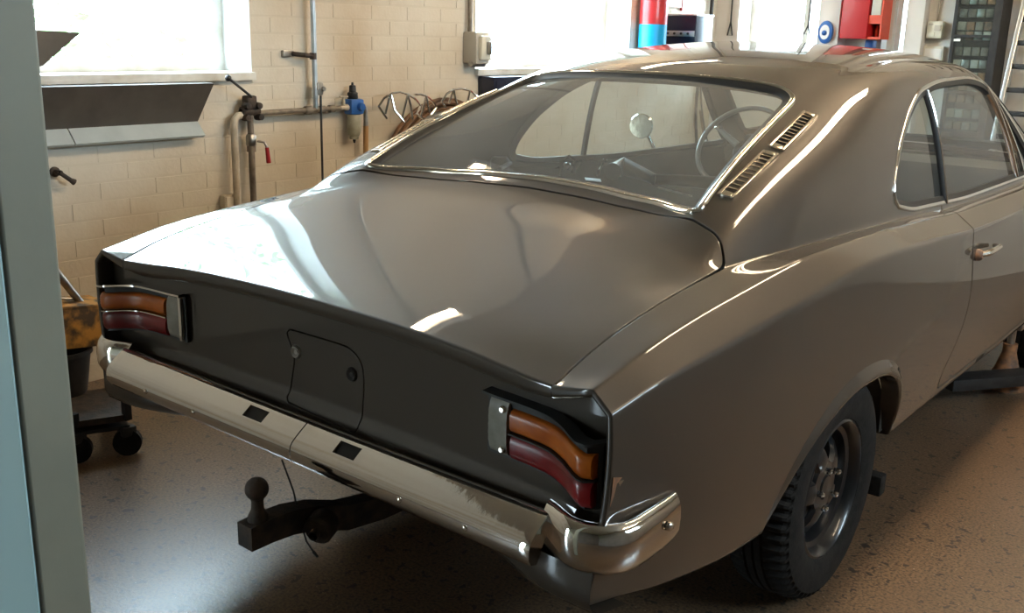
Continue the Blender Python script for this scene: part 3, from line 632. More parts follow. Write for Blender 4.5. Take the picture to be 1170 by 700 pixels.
for s in (1, -1):
    g = side_glass[s]; post = lambda v: v[:, 1]-(2.055+(1.32-v[:, 2])*.10)
    q, _ = clip(g, post(g.v)); rest_, _ = clip(g, -post(g.v)); vp = lambda v: v[:, 1]-(2.80+(1.32-v[:, 2])*.62)
    dr, _ = clip(rest_, vp(rest_.v)); ve, _ = clip(rest_, -vp(rest_.v))
    qo = glass('quarter_window', q, .012, SIDEGLASS); do = glass('door_window', dr, .012, SIDEGLASS); vo = glass('vent_window', ve, .012, SIDEGLASS)
    P, N = simplify(*DLO_E[s], .015)
    ribbon(P, N, [(-.006, .003), (.004, .005), (.008, .0), (.006, -.006)], True, True).build('window_trim', CHROME, CAR, angle=70)
    ribbon(P, N, [(-.004, .002), (-.022, -.004), (-.022, -.014), (-.004, -.014)], True, True).build('window_seal', SEAL, CAR, angle=70)
    for a, b, w, par in (((2.058, 1.305), (2.092, .945), .010, qo), ((2.815, 1.30), (3.02, .955), .011, vo)):
        L_ = np.array(side_line(dense([a, b], .03, False)+[b], s)); Nn = side_normals(L_, s)
        ribbon(L_, Nn, [(-w, -.012), (-w*.8, .004), (0, .006), (w*.8, .004), (w, -.012)], False).build('window_post', CHROME if par is vo else BLACK, par, angle=70)
        if par is qo: ribbon(L_, Nn, [(.001, .006), (.003, .009), (.006, .006), (.004, .004)], False).build('post_moulding', CHROME, par, angle=70)
    a, b = (2.86, 1.262), (3.12, .965)
    L_ = np.array(side_line(dense([a, b], .03, False)+[b], s)); ribbon(L_, side_normals(L_, s), [(-.006, -.01), (-.004, .004), (.004, .004), (.006, -.01)], False).build('vent_frame', CHROME, vo, angle=70)
    d, cd_ = doors[s]; do_ = build_surf('door', d, PAINT, CAR, [(cd_, .002, .014)])
    p = flank(2.10, .805, s); nx = np.array([s, 0, 0])
    hb = MB().tube([p+nx*.012+np.array([0, -.05, 0]), p+nx*.030+np.array([0, -.03, .004]), p+nx*.034+np.array([0, .03, .006]), p+nx*.030+np.array([0, .10, .006]), p+nx*.008+np.array([0, .125, .004])], [.008, .011, .010, .010, .007], 8); h_ = hb.build('door_handle', CHROME_OLD, do_)
    MB().lathe([(0, .02), (.012, .02), (.018, .012), (.02, -.002)], p+np.array([0, -.045, -.004]), (s, 0, 0), 14).build('handle_push_button', AXLE, h_)
    # wheel-arch lip
    L_ = []
    for k in range(33):
        a = math.pi*k/32*.985+.02; cs, sn = math.cos(a), math.sin(a)
        y = 1.10-.435*np.sign(cs)*abs(cs)**(2/2.2); z_ = .27+.352*max(0, sn)**(2/2.2)
        if z_ < .345: continue
        L_.append(flank(y, z_, s))
    L_ = np.array(L_); Nn = np.tile(np.array([s*1., 0, 0]), (len(L_), 1))
    lipf = s < 0
    w = np.sin(np.linspace(.0, 1, len(L_))*math.pi)**.6
    O = np.stack([np.zeros(len(L_)), L_[:, 1]-1.10, L_[:, 2]-.29], 1); O /= np.linalg.norm(O, axis=1, keepdims=True)
    G = [[L_[i]+O[i]*o*w[i]+Nn[i]*h*w[i]-Nn[i]*.001 for o, h in ((.048, .000), (.036, .003), (.022, .009), (.010, .014), (.002, .015), (-.006, .012), (-.009, .004), (-.009, -.03))] for i in range(len(L_))]
    MB().grid(G).build('wheel_arch_lip', PAINT, CAR, angle=80)
# air vents in the right and left sail panels
def vent(y0, y1, x0, x1, s):
    a = deck(x0*s, y0); b = deck(x1*s, y1); fwd = Vector(b-a); L = fwd.length; fwd.normalize()
    m_ = (a+b)/2; e = Vector(deck((x0+x1)/2*s+.02, (y0+y1)/2)-deck((x0+x1)/2*s-.02, (y0+y1)/2)).normalized(); n = e.cross(fwd).normalized(); n = n if n.z > 0 else -n; e = fwd.cross(n)
    R = Matrix((e, fwd, n)).transposed(); c = Vector(m_)+n*.003; w = .042
    fr = MB(); t = .0075
    for dx in (-1, 1): fr.box(c+e*dx*(w/2-t/2), (t, L, .010), R, .0025)
    for dy in (-1, 1): fr.box(c+fwd*dy*(L/2-.008), (w-2*t, .016, .010), R, .0025)
    f = fr.build('air_vent', CHROME_OLD, CAR); MB().box(c-n*.004, (w-.01, L-.01, .003), R).build('vent_recess', SEAL, f)
    for k in range(11): q = -L/2+.022+(L-.044)*k/10; MB().box(c+fwd*q-n*.001, (w-2*t, .0045, .006), R).build('vent_slat', CHROME_OLD, f)
for s in (1, -1): vent(.805, 1.045, .598, .592, s); vent(1.075, 1.325, .590, .566, s)
# ---------------------------------------------------------------- tail lights
def tail_light(s):
    r = thing('tail_light', (s*.66, .02, .66), None, None); attach(r, CAR)
    key = [(.500, .056), (.56, .050), (.62, .046), (.68, .038), (.73, .018), (.765, -.002), (.785, -.010), (.803, -.006), (.812, .012)]
    def path(x0, x1, n=14): xs_ = np.linspace(x0, x1, n); return [(x, pchip([k[0] for k in key], [k[1] for k in key], np.array([x]))[0]) for x in xs_]
    def dz(x): return -.012*np.clip((x-.66)/.13, 0, 1)**2
    def lens(name, x0, x1, z0, z1, m, out=.010, rib=0):
        G = []
        for i, (x, y) in enumerate(path(x0, x1)):
            rows = []; nz = 15 if rib else 7
            rows.append((s*x, y+.02, z1+dz(x)))
            for k in range(nz): t = k/(nz-1); q = out*(1-(2*t-1)**4)+(rib*(k % 2)); rows.append((s*x, y-q, z1+dz(x)+(z0-z1)*t))
            rows.append((s*x, y+.02, z0+dz(x))); G.append(rows)
        g0 = [(p[0], p[1]+.025, p[2]) for p in G[0]]; g1 = [(p[0], p[1]+.025, p[2]) for p in G[-1]]
        return MB().grid([g0]+G+[g1]).build(name, m, r, angle=50)
    lens('amber_lens', .582, .806, .716, .762, AMBER, .010, .0012); lens('red_lens', .582, .806, .662, .710, RED, .008, .0)
    lens('reverse_lens', .524, .573, .664, .772, CLEAR, .008, .0008)
    def bar(x0, x1, z0, z1, yo, d, m, name):
        G = [[(s*x, y-yo+d, z1+dz(x)), (s*x, y-yo, z1+dz(x)-.001), (s*x, y-yo, z0+dz(x)+.001), (s*x, y-yo+d, z0+dz(x))] for x, y in path(x0, x1, 16)]
        return MB().grid(G).build(name, m, r, angle=50)
    bar(.512, .812, .655, .780, -.004, .02, BLACK, 'lamp_housing')
    bar(.512, .820, .779, .786, .016, .03, CHROME if s < 0 else BLACK, 'lamp_hood'); bar(.578, .810, .7105, .7155, .010, .02, CHROME if s < 0 else BLACK, 'lens_divider'); 
    if s < 0: bar(.512, .521, .662, .778, .012, .03, CHROME, 'chrome_end_strip')
    for z_ in ((.758, .676) if s > 0 else ()): y = path(.563, .563, 2)[0][1]; MB().lathe([(0, .004), (.005, .004), (.0075, .001), (.0075, -.004)], (s*.562, y-.009, z_), (0, -1, 0), 12).build('lens_screw', CHROME_OLD, r)
    return r
tail_light(1); tail_light(-1)
# ---------------------------------------------------------------- bumper
BP = [(.0, .580), (.006, .587), (.013, .586), (.026, .577), (.038, .5685), (.052, .558), (.062, .5495), (.068, .541), (.0705, .529), (.070, .512), (.063, .500), (.045, .495)]    # (outwards, height)
def bump_base(x): q = (min(abs(x), .84)/.78)**2; return np.array([x, .045-.045*q, .030*q])
def bumper():
    root = thing('bumper', (0, 0, .5), None, None); attach(root, CAR)
    for s in (1, -1):
        xs_ = sorted(set([.002, .06, .125, .195, .25, .33, .41, .49, .57, .64, .69, .705, .715]))
        rows = []
        for i, x in enumerate(xs_):
            b = bump_base(x); sh = 0 if x < .71 else .006
            rows.append([(s*b[0], b[1]-o*(1-sh*5), b[2]+z_) for o, z_ in BP])
        mb = MB(); k = len(BP); mb.v = [tuple(map(float, p)) for r_ in rows for p in r_]
        mb.f = [(i*k+j, i*k+j+1, (i+1)*k+j+1, (i+1)*k+j) for i in range(len(rows)-1) for j in range(k-1) if not (xs_[i] == .125 and j in (3, 4))]
        mb.f.append(tuple((len(rows)-1)*k+j for j in range(k)))
        h = mb.build('bumper_half', CHROME, root, angle=70)
        md = h.modifiers.new('subdivision', 'SUBSURF'); md.levels = md.render_levels = 0
        # overrider mounting hole with its dark back
        a, b = bump_base(.125), bump_base(.195); pr = (BP[3], BP[5])
        MB().add([(s*a[0], a[1]-pr[0][0]+.004, a[2]+pr[0][1]-.004), (s*b[0], b[1]-pr[0][0]+.004, b[2]+pr[0][1]-.004), (s*b[0], b[1]-pr[1][0]+.004, b[2]+pr[1][1]-.004), (s*a[0], a[1]-pr[1][0]+.004, a[2]+pr[1][1]-.004)], [(0, 1, 2, 3)]).build('mounting_hole', SEAL, h)
        # end cap wrapping round the corner
        path = [(.700, .030, 0, -1), (.72, .022, 0, -1), (.745, .010, 0, -1), (.768, .001, 0, -1)]
        cx, cy, R = .782, .062, .062
        for kk in range(0, 10): t = kk/9*math.pi/2; path.append((cx+(R)*math.sin(t)*.98, cy-R*math.cos(t), math.sin(t), -math.cos(t)))
        path += [(.846, .09, 1, 0), (.849, .13, 1, 0), (.851, .165, 1, 0), (.852, .185, 1, 0)]
        CP = [(.0, .618), (.010, .626), (.020, .624), (.030, .612), (.035, .595), (.036, .575), (.034, .550), (.026, .534), (.012, .528), (.0, .528)]
        G = []
        for i, (x, y, ox, oy) in enumerate(path):
            t = max(0, (i-13)/(len(path)-14)); low = .0 if i < 4 else .0
            G.append([(s*(x+ox*o*(1-.25*t)), y+oy*o*(1-.25*t), z_+(.008*t) if z_ > .58 else z_+.012*t*t) for o, z_ in CP])
        mb = MB().grid(G); mb.f.append(tuple((len(G)-1)*len(CP)+j for j in range(len(CP))))
        cap = mb.build('bumper_end_cap', CHROME, root, angle=70)
        MB().lathe([(0, .006), (.006, .005), (.009, .002), (.009, -.004)], (s*(.852+.034), .135, .590), (s, 0, 0), 14).build('bumper_bolt', CHROME_OLD, cap)
        for x in (.36, .55): b = bump_base(x); MB().lathe([(0, .004), (.005, .003), (.007, 0), (.007, -.004)], (s*x, b[1]-.0705, b[2]+.525), (0, -1, 0), 12).build('bumper_bolt', CHROME_OLD, h)
bumper()
# ---------------------------------------------------------------- tow bar, socket, wire
tow = thing('tow_bar', (0, -.05, .35), None, None); attach(tow, CAR)
def bent_bar(pts, w, hgts):
    P = [Vector(p) for p in pts]; rows = []
    for p, h in zip(P, hgts): rows.append([(p.x-w/2, p.y, p.z-h/2), (p.x+w/2, p.y, p.z-h/2), (p.x+w/2, p.y, p.z+h/2), (p.x-w/2, p.y, p.z+h/2), (p.x-w/2, p.y, p.z-h/2)])
    mb = MB().grid(rows); mb.f += [(0, 1, 2, 3), tuple((len(rows)-1)*5+k for k in range(4))]; return mb
bent_bar([(0, -.155, .368), (0, -.10, .370), (0, -.04, .367), (0, .03, .352), (0, .12, .318), (0, .24, .30), (0, .40, .30)], .050, [.055, .058, .06, .062, .064, .06, .06]).build('drawbar', RUST, tow, angle=30)
MB().lathe([(0, 0), (.024, 0), (.021, .012), (.0145, .026), (.0135, .045), (.015, .052)], (0, -.118, .396), (0, 0, 1), 20).ball((0, -.118, .470), .0265).build('tow_ball', RUST, tow, angle=60)
MB().lathe([(0, -.01), (.030, -.01), (.036, 0), (.036, .035), (.030, .042), (.012, .044), (.012, .06)], (.050, .03, .352), (.35, -.9, -.15), 20).build('towing_socket', RUST, tow)
MB().span((-.62, .22, .36), (.62, .30, .44), .01).build('cross_member', BLACK, tow)
wire = tag(MB().tube([at(322, 525, 'y', -.0), at(335, 560, 'y', -.005), at(342, 590, 'y', -.01), at(350, 618, 'y', -.02), at(358, 630, 'y', -.02)], .0022, 6).tube([at(358, 630, 'y', -.02), at(363, 636, 'y', -.02)], [.004, .003], 6).build('trailer_wire', SEAL, CAR))
# ---------------------------------------------------------------- wheels
def wheel(x, y, s):
    r = thing('wheel', (x, y, .308), None, None); attach(r, CAR); cx = x; R = .308; hw = .086; n = 120
    prof = [(.185, .070), (.192, .080), (.21, .087), (.235, .090), (.262, .089), (.280, .085), (.292, .079), (.300, .070), (.304, .055), (R, .040), (R, .028), (R-.006, .026), (R-.006, .022), (R, .020), (R, .004), (R-.006, .002)]
    prof = prof+[(a, -b) for a, b in prof[::-1]]; vs = []; fs = []; m = len(prof)
    for k in range(n*2):
        a = math.pi*k/n
        for (rr, h) in prof:
            q = rr; hh = h
            if rr > .288 and abs(h) > .03: q -= .011*(k % 4 >= 2 and 1 or 0); 
            aa = a+(.02*abs(h)/.07 if rr > .288 else 0)
            vs.append((cx+s*hh, y+q*math.cos(aa), .308+q*math.sin(aa)))
    N2 = n*2
    for k in range(N2):
        for i in range(m-1): fs.append((k*m+i, k*m+i+1, ((k+1) % N2)*m+i+1, ((k+1) % N2)*m+i))
    MB().add(vs, fs).build('tyre', RUBBER, r, angle=16)
    ax = (s, 0, 0); c = (cx, y, .308)
    rim = MB().lathe([(.188, .072), (.190, .078), (.184, .081), (.178, .076), (.172, .062), (.168, .052), (.155, .047), (.150, .030), (.146, .010), (.146, -.06), (.152, -.06), (.155, .02), (.172, .05)], c, ax, 56, True).build('rim', RIMPAINT, r, angle=40)
    # dished centre: five spokes with openings between them
    A = Vector(ax); U = Vector((0, 0, 1)); Wv = A.cross(U); C0 = Vector(c)
    mb = MB(); nS = 5
    for k in range(nS):
        a0 = 2*math.pi*k/nS+.3
        def pt(ang, rr, h): return C0+A*h+(U*math.cos(ang)+Wv*math.sin(ang))*rr
        G = []
        for rr, half, h in ((.055, .60, .052), (.075, .46, .056), (.10, .32, .048), (.125, .27, .034), (.150, .30, .018)):
            G.append([pt(a0-half, rr, h-.012), pt(a0-half*.8, rr, h), pt(a0, rr, h+.004), pt(a0+half*.8, rr, h), pt(a0+half, rr, h-.012)])
        mb.grid(G)
    mb.lathe([(.072, .044), (.068, .054), (.036, .056), (.034, .050), (.030, .060), (.0, .062)], c, ax, 40).build('wheel_centre', RIMPAINT, rim, angle=35)
    MB().lathe([(.0, -.012), (.15, -.012)], c, ax, 32).build('brake_drum', RUST, rim)
    for k in range(5):
        a = 2*math.pi*k/5+.3+math.pi/5*0; p = C0+A*.054+(U*math.cos(a)+Wv*math.sin(a))*.056
        MB().lathe([(.0095, 0), (.0095, .016), (.007, .022), (0, .025)], p, ax, 6).build('wheel_nut', CHROME, rim, angle=20)
    return r
wheel(.750, 1.10, 1); wheel(-.750, 1.10, -1); wheel(.740, 3.768, 1); wheel(-.740, 3.768, -1)
MB().span((.755, 1.55, .115), (.81, 1.60, .18), .008).tube([(.76, 1.575, .15), (.72, 1.58, .32)], .012).build('spring_bracket', RUBBER, CAR)
# ---------------------------------------------------------------- interior
MB().grid([[(x, .80, .965), (x, 1.30, .95), (x, 1.36, .93), (x, 1.50, .55), (x, 1.52, .33)] for x in np.linspace(-.63, .63, 8)]).build('parcel_shelf', SHELFM, CAR, angle=60)
for y0, zz in ((1.62, .90),):
    mb = MB().box((0, y0, .66), (1.18, .16, .46), Matrix.Rotation(-.25, 3, 'X'), .05).box((0, y0+.32, .46), (1.18, .52, .16), None, .05); mb.build('rear_seat', SEAT, CAR)
for s in (1, -1): MB().grid([[(s*(.80-.05*k), y, .34+.0*k), (s*.79, y, .60), (s*.745, y, .90), (s*.725, y, .93)] for k, y in ((0, 1.5), (0, 2.1), (0, 2.7), (0, 3.5))]).build('inner_side_panel', DARKTRIM, CAR)
dash = MB().grid([[(x, 3.52, .955), (x, 3.34, .962-.02*(x/.66)**2), (x, 3.27, .945), (x, 3.25, .90), (x, 3.30, .72), (x, 3.40, .60)] for x in np.linspace(-.68, .68, 9)]).build('dashboard', DARKTRIM, CAR, angle=45)
MB().box((-.36, 3.26, .965), (.42, .10, .07), Matrix.Rotation(-.2, 3, 'X'), .02).build('instrument_hood', BLACK, dash)
for x in (-.05, .02, .09): MB().lathe([(0, .02), (.012, .02), (.014, 0)], (x, 3.255, .86), (0, -1, 0), 12).build('dashboard_knob', CHROME_OLD, dash)
sw = thing('steering_wheel', (-.40, 2.86, .985), None, None); attach(sw, CAR)
axis = Vector((0, -.80, .60)).normalized(); C0 = Vector((-.40, 2.86, .985)); U = Vector((1, 0, 0)); Wv = axis.cross(U)
def ring(c, R, r, n=48, ax=axis, m=10):
    mb = MB(); ax = Vector(ax).normalized(); u = ax.orthogonal().normalized(); w = ax.cross(u); vs = []; fs = []
    for k in range(n):
        a = 2*math.pi*k/n; d = u*math.cos(a)+w*math.sin(a)
        for j in range(m): b = 2*math.pi*j/m; vs.append(Vector(c)+d*(R+r*math.cos(b))+ax*r*math.sin(b))
    for k in range(n):
        for j in range(m): fs.append((k*m+j, k*m+(j+1) % m, ((k+1) % n)*m+(j+1) % m, ((k+1) % n)*m+j))
    return mb.add(vs, fs)
ring(C0, .205, .0115).build('wheel_rim', IVORY, sw)
MB().lathe([(0, .012), (.02, .012), (.024, .006), (.045, .002), (.055, -.012), (.05, -.03), (.02, -.045), (.02, -.30)], C0-axis*.03, axis, 24).build('wheel_hub', BLACK, sw)
MB().lathe([(0, .006), (.016, .005), (.018, 0)], C0-axis*.018, axis, 20).build('hub_badge', CHROME, sw)
for a in (math.radians(150), math.radians(-8)):
    d = U*math.cos(a)+Wv*math.sin(a); sp = MB().tube([C0-axis*.035+d*.045, C0-axis*.02+d*.12, C0+d*.203], [.018, .014, .009], 8).build('wheel_spoke', IVORY, sw)
    MB().box(C0+d*.172, (.03, .018, .012), None, .003).build('horn_button', CHROME, sp)
dm = thing('door_mirror', (-.90, 2.95, 1.0), None, None); attach(dm, CAR)
MB().lathe([(0, .0), (.055, .0), (.06, -.008), (.05, -.03), (.02, -.045), (0, -.048)], (-.90, 2.80, 1.04), (.2, -1, .0), 20).build('mirror_head', CHROME, dm); MB().tube([(-.895, 2.83, 1.03), (-.87, 2.86, .96), (-.84, 2.87, .90)], [.010, .009, .012]).build('mirror_stem', CHROME, dm)
mir = thing('rear_view_mirror', (0, 3.02, 1.27), None, None); attach(mir, CAR)
MB().box((0, 3.0, 1.27), (.22, .02, .055), None, .01).build('mirror_head', BLACK, mir); MB().tube([(0, 3.01, 1.28), (0, 3.06, 1.345)], .006).build('mirror_stem', CHROME, mir)

# rust chip on the fender end above the bumper corner
for pts, m in (([(697, 546), (708, 544), (703, 552), (701, 566), (696, 580), (694, 562)], AXLE), ([(704, 549), (710, 547), (706, 554)], CHROME_OLD)):
    P = []
    for x, y in pts:
        q = at(x, y, 'x', .84); q = flank(max(.004, q[1]), q[2]); P.append(q+np.array([.0012, -.0005, 0]))
    MB().prism(P, (.0006, -.0004, 0)).build('rust_spot', m, CAR)
# ---------------------------------------------------------------- loose things lying inside the car
def on_shelf(px, py, z=.975): return at(px, py, 'z', z)
o = MB().tube([on_shelf(700, 196, 1.0), on_shelf(712, 190, 1.0), on_shelf(735, 199, .995), on_shelf(748, 205, .99)], [.030, .034, .022, .018], 14).tube([on_shelf(748, 205, .99), on_shelf(790, 207, .985), on_shelf(840, 212, .985)], [.019, .021, .026], 14).build('rubber_hose', HOSE)
tag(o, 'thick black rubber hose lying on the parcel shelf behind the rear window', 'hose')
o = MB().tube([on_shelf(682, 200, .975), on_shelf(688, 186, 1.02), on_shelf(691, 182, 1.03), on_shelf(693, 184, 1.025)], .006, 8).build('bent_tube', CHROME); tag(o, 'thin chrome tube bent into a hook, lying at the end of the black hose', 'tube')
o = MB().tube([on_shelf(640, 200, .975), on_shelf(642, 184, 1.02), on_shelf(650, 178, 1.035), on_shelf(657, 184, 1.02), on_shelf(656, 198, .975)], .006, 8).ball(on_shelf(648, 190, 1.0), .014, 8).build('door_handle', CHROME); tag(o, 'chrome handle standing on the parcel shelf under the far window post', 'handle')
o = MB().lathe([(0, 0), (.034, 0), (.036, .03), (.026, .045), (0, .047)], on_shelf(571, 193, .968), (0, 0, 1), 18).tube([on_shelf(571, 193, .985), on_shelf(583, 186, .99)], .008, 8).build('rubber_grommet', BLACK); tag(o, 'round black rubber grommet lying near the far end of the parcel shelf', 'grommet')
o = MB().tube([on_shelf(752, 214, .975), on_shelf(790, 224, .973)], .004, 6).build('thin_rod', STEEL); tag(o, 'thin steel rod lying on the parcel shelf in front of the black hose', 'rod')
for pts, lab in (([(588, 200), (612, 203), (640, 207), (614, 201)], 'long sheet of white paper on the far part of the parcel shelf'), ([(668, 203), (686, 205), (687, 208), (669, 206)], 'small white scrap of paper beside the chrome tube')):
    o = MB().prism([on_shelf(x, y, .972) for x, y in pts], (0, 0, .002)).build('paper_sheet', WHITE); tag(o, lab, 'paper')
# ---------------------------------------------------------------- left wall
def wp(px, py, off=.05): return Vector(at(px, py, 'x', WX+off))
# tilted dark hood under the window
t = thing('wall_hood', (WX, .75, 1.0), 'dark brown sheet-metal hood with a bright metal lower strip, under the left window', 'hood')
y0, y1 = .30, 1.235
MB().add([(WX+.02, y0, 1.045), (WX+.02, y1-.03, 1.045), (WX+.115, y1, 1.215), (WX+.115, y0, 1.215), (WX+.005, y0, 1.05), (WX+.005, y1-.03, 1.05), (WX+.005, y1, 1.218), (WX+.005, y0, 1.218)], [(0, 1, 2, 3), (4, 5, 6, 7), (0, 1, 5, 4), (1, 2, 6, 5), (2, 3, 7, 6), (3, 0, 4, 7)]).build('hood_sheet', DARKSHEET, t)
for a, b in ((y0, .62), (.625, y1-.03)): MB().prism([(WX+.02, a, 1.05), (WX+.024, a, 1.05), (WX+.075, a, .995), (WX+.06, a, .985)], (0, b-a, 0)).build('metal_strip', PALEMETAL, t)
o = MB().prism([(WX+.03, .30, 1.425), (WX+.03, .70, 1.412), (WX+.03, .54, 1.29), (WX+.03, .30, 1.215)], (.012, 0, 0)).build('dark_plate', DARKSHEET); tag(o, 'dark sheet-metal plate with a slanting edge in front of the left window, beside the post', 'plate')
o.rotation_euler = (0, .0, 0)
# pipework
pw = thing('compressed_air_pipe', (WX+.05, 1.8, .0), 'brown compressed-air pipework with valves on the white brick wall', 'pipe')
PO = .055
zh = 1.075
MB().tube([(WX+PO, 1.515, zh), (WX+PO, 2.02, zh+.004)], .0125).lathe([(.018, -.02), (.021, -.014), (.021, .014), (.018, .02)], (WX+PO, 1.82, zh+.002), (0, 1, 0), 14).lathe([(.018, -.016), (.018, .016)], (WX+PO, 1.905, zh+.002), (0, 1, 0), 14).lathe([(.018, -.016), (.018, .016)], (WX+PO, 1.965, zh+.003), (0, 1, 0), 14).build('cross_pipe', PIPE, pw)
MB().tube([(WX+PO, 1.490, 0), (WX+PO, 1.490, 1.12)], .0145).lathe([(.021, -.025), (.021, .025)], (WX+PO, 1.49, .93), (0, 0, 1), 14).build('down_pipe', PIPE, pw)
MB().tube([(WX+PO, 1.402, 0), (WX+PO, 1.402, 1.03), (WX+PO, 1.408, 1.055), (WX+PO, 1.425, 1.068), (WX+PO, 1.47, 1.070)], .0165).build('bent_pipe', PIPE_PALE, pw)
MB().tube([(WX+PO, 1.868, 1.08), (WX+PO, 1.862, 1.9), (WX+PO, 1.86, CEIL)], .0125).lathe([(.017, -.02), (.017, .02)], (WX+PO, 1.866, 1.15), (0, 0, 1), 12).build('riser_pipe', GALV, pw)
vb = MB().box((WX+PO, 1.49, 1.125), (.05, .05, .06), None, .01).lathe([(.012, -.05), (.022, -.045), (.022, .045), (.012, .05)], (WX+PO, 1.49, 1.085), (0, 1, 0), 14).build('stop_valve', RUST, pw)
for dy, dz in ((-.035, -.03), (.035, -.03), (-.03, .02), (.03, .02)): MB().lathe([(0, .02), (.014, .018), (.016, 0), (.016, -.02)], (WX+PO+.02, 1.49+dy, 1.09+dz), (1, 0, 0), 12).build('valve_flange', RUST, vb)
MB().tube([(WX+.09, 1.478, 1.15), (WX+.11, 1.345, 1.235)], .006).ball((WX+.11, 1.345, 1.235), .014, 8).build('valve_lever', BLACK, vb)
bv = MB().lathe([(.016, -.03), (.024, -.02), (.024, .02), (.016, .03)], (WX+PO, 1.49, .955), (0, 0, 1), 14).build('ball_valve', STEEL, pw)
MB().tube([(WX+PO+.03, 1.50, .955), (WX+PO+.05, 1.525, .95), (WX+PO+.05, 1.54, .92)], .006).build('lever_arm', STEEL, bv); MB().tube([(WX+PO+.05, 1.538, .925), (WX+PO+.05, 1.545, .855)], [.009, .011]).build('red_lever', REDP, bv)
MB().tube([(WX+PO, 1.868, 1.325), (WX+PO+.01, 1.80, 1.33), (WX+.02, 1.765, 1.335)], .011).lathe([(.016, -.015), (.016, .015)], (WX+PO, 1.86, 1.325), (0, 0, 1), 12).build('pipe_bracket', RUST, pw)
MB().box((WX+.012, 1.745, 1.335), (.02, .06, .03), None, .004).build('wall_plate', STEEL, pw)
MB().box((WX+PO, 1.885, 1.175), (.04, .035, .06), None, .008).lathe([(0, .01), (.01, .01), (.012, 0)], (WX+PO+.025, 1.895, 1.175), (1, 0, 0), 10).build('pipe_tap', STEEL, pw)
MB().tube([(WX+PO, 2.02, zh+.004), (WX+PO, 2.064, zh+.007)], .011).lathe([(.016, -.012), (.016, .012)], (WX+PO, 2.055, zh+.006), (0, 1, 0), 12).tube([(WX+PO, 2.045, zh), (WX+PO, 2.045, zh+.055)], .006).tube([(WX+PO, 2.02, zh+.058), (WX+PO, 2.07, zh+.058)], .005).build('brass_nipple', PIPE_PALE, pw)
pw.location.y -= .035
ft = thing('air_filter_regulator', (WX+PO, 2.14, .92), 'blue air filter regulator with a clouded bowl at the end of the wall pipe', 'filter')
MB().box((WX+PO, 2.14, 1.083), (.06, .085, .075), None, .012).lathe([(0, .02), (.018, .018), (.022, 0)], (WX+PO+.03, 2.155, 1.083), (1, 0, 0), 14).build('filter_body', BLUE, ft)
MB().lathe([(.024, 1.12), (.026, 1.125), (.026, 1.15), (.018, 1.155), (.016, 1.185), (.006, 1.188), (.005, 1.20), (0, 1.20)], (WX+PO, 2.132, 0), (0, 0, 1), 16).build('regulator_knob', BLACK, ft)
MB().lathe([(.034, 1.045), (.036, 1.04), (.036, .965), (.030, .945), (.024, .94), (.024, .925), (0, .922)], (WX+PO, 2.138, 0), (0, 0, 1), 20).build('filter_bowl', BOWL, ft)
MB().lathe([(.006, .925), (.008, .918), (.004, .905), (0, .905)], (WX+PO, 2.138, 0), (0, 0, 1), 10).build('drain_tip', BLACK, ft)
ft.location.y -= .065
hs = thing('air_hose', (WX+PO, 2.2, .4), 'tan rubber air hose hanging down from the blue filter', 'hose')
MB().tube([(WX+PO, 2.185, 1.083), (WX+PO, 2.205, 1.075), (WX+PO, 2.212, 1.05), (WX+PO, 2.212, .985)], [.010, .011, .011, .013]).build('hose_fitting', STEEL, hs); MB().tube([(WX+PO, 2.212, .985), (WX+PO, 2.205, .7), (WX+PO, 2.215, .3), (WX+PO, 2.23, .05)], .0135).build('hose_line', TAN, hs)
hs.location.y -= .06
o = MB().tube([(WX+PO+.035, 1.835, 1.145), (WX+PO+.035, 1.835, .6), (WX+PO+.035, 1.84, .25)], .0055, 8).build('black_cable', SEAL); tag(o, 'thin black cable hanging straight down the brick wall from the galvanised pipe', 'cable')
t = thing('wall_tap', (WX, .58, .85), 'small rusty tap on the brick wall beside the grey-green post', 'tap'); MB().lathe([(.02, 0), (.02, .01), (.011, .012), (.011, .05)], (WX, .565, .885), (1, 0, 0), 12).build('tap_body', RUST, t); MB().tube([(WX+.045, .565, .885), (WX+.055, .60, .855), (WX+.055, .615, .845)], [.008, .009, .013]).build('tap_spout', RUST, t)
t = thing('wall_socket', (WX, 1.35, .6), 'small cream box with a dark rim low on the wall beside the cream pipe', 'box'); MB().box((WX+.02, 1.345, .66), (.045, .075, .115), None, .012).build('box_body', PIPE_PALE, t); MB().box((WX+.045, 1.345, .66), (.006, .06, .10), None, .003).build('box_cover', BRICK, t)
# switch box and conduit beside the second window
t = thing('switch_box', (WX, 3.0, 1.27), 'grey electrical isolator box with a rotary switch on the wall beside the second window', 'switch'); MB().box((WX+.05, 2.985, 1.37), (.10, .11, .17), None, .01).build('box_body', GREYBOX, t)
MB().box((WX+.11, 2.99, 1.37), (.03, .085, .13), None, .012).build('box_cover', CREAM, t); MB().box((WX+.135, 3.0, 1.37), (.02, .03, .07), None, .008).build('switch_handle', STEEL, t)
MB().tube([(WX+.03, 2.955, 1.45), (WX+.03, 2.95, 1.9), (WX+.03, 2.95, CEIL)], .013).build('conduit', PIPE, t); MB().tube([(WX+.06, 2.93, 1.285), (WX+.06, 3.04, 1.285)], .018).build('cable_gland', STEEL, t)
t = thing('dark_box', (WX, 3.15, 1.0), 'dark blue steel box on the wall below the second window sill', 'box'); MB().span((WX, 3.06, 1.03), (WX+.12, 3.42, 1.215), .01).build('box_body', NAVY, t); MB().span((WX+.12, 3.08, 1.05), (WX+.128, 3.40, 1.195), .004).build('box_door', NAVY, t)
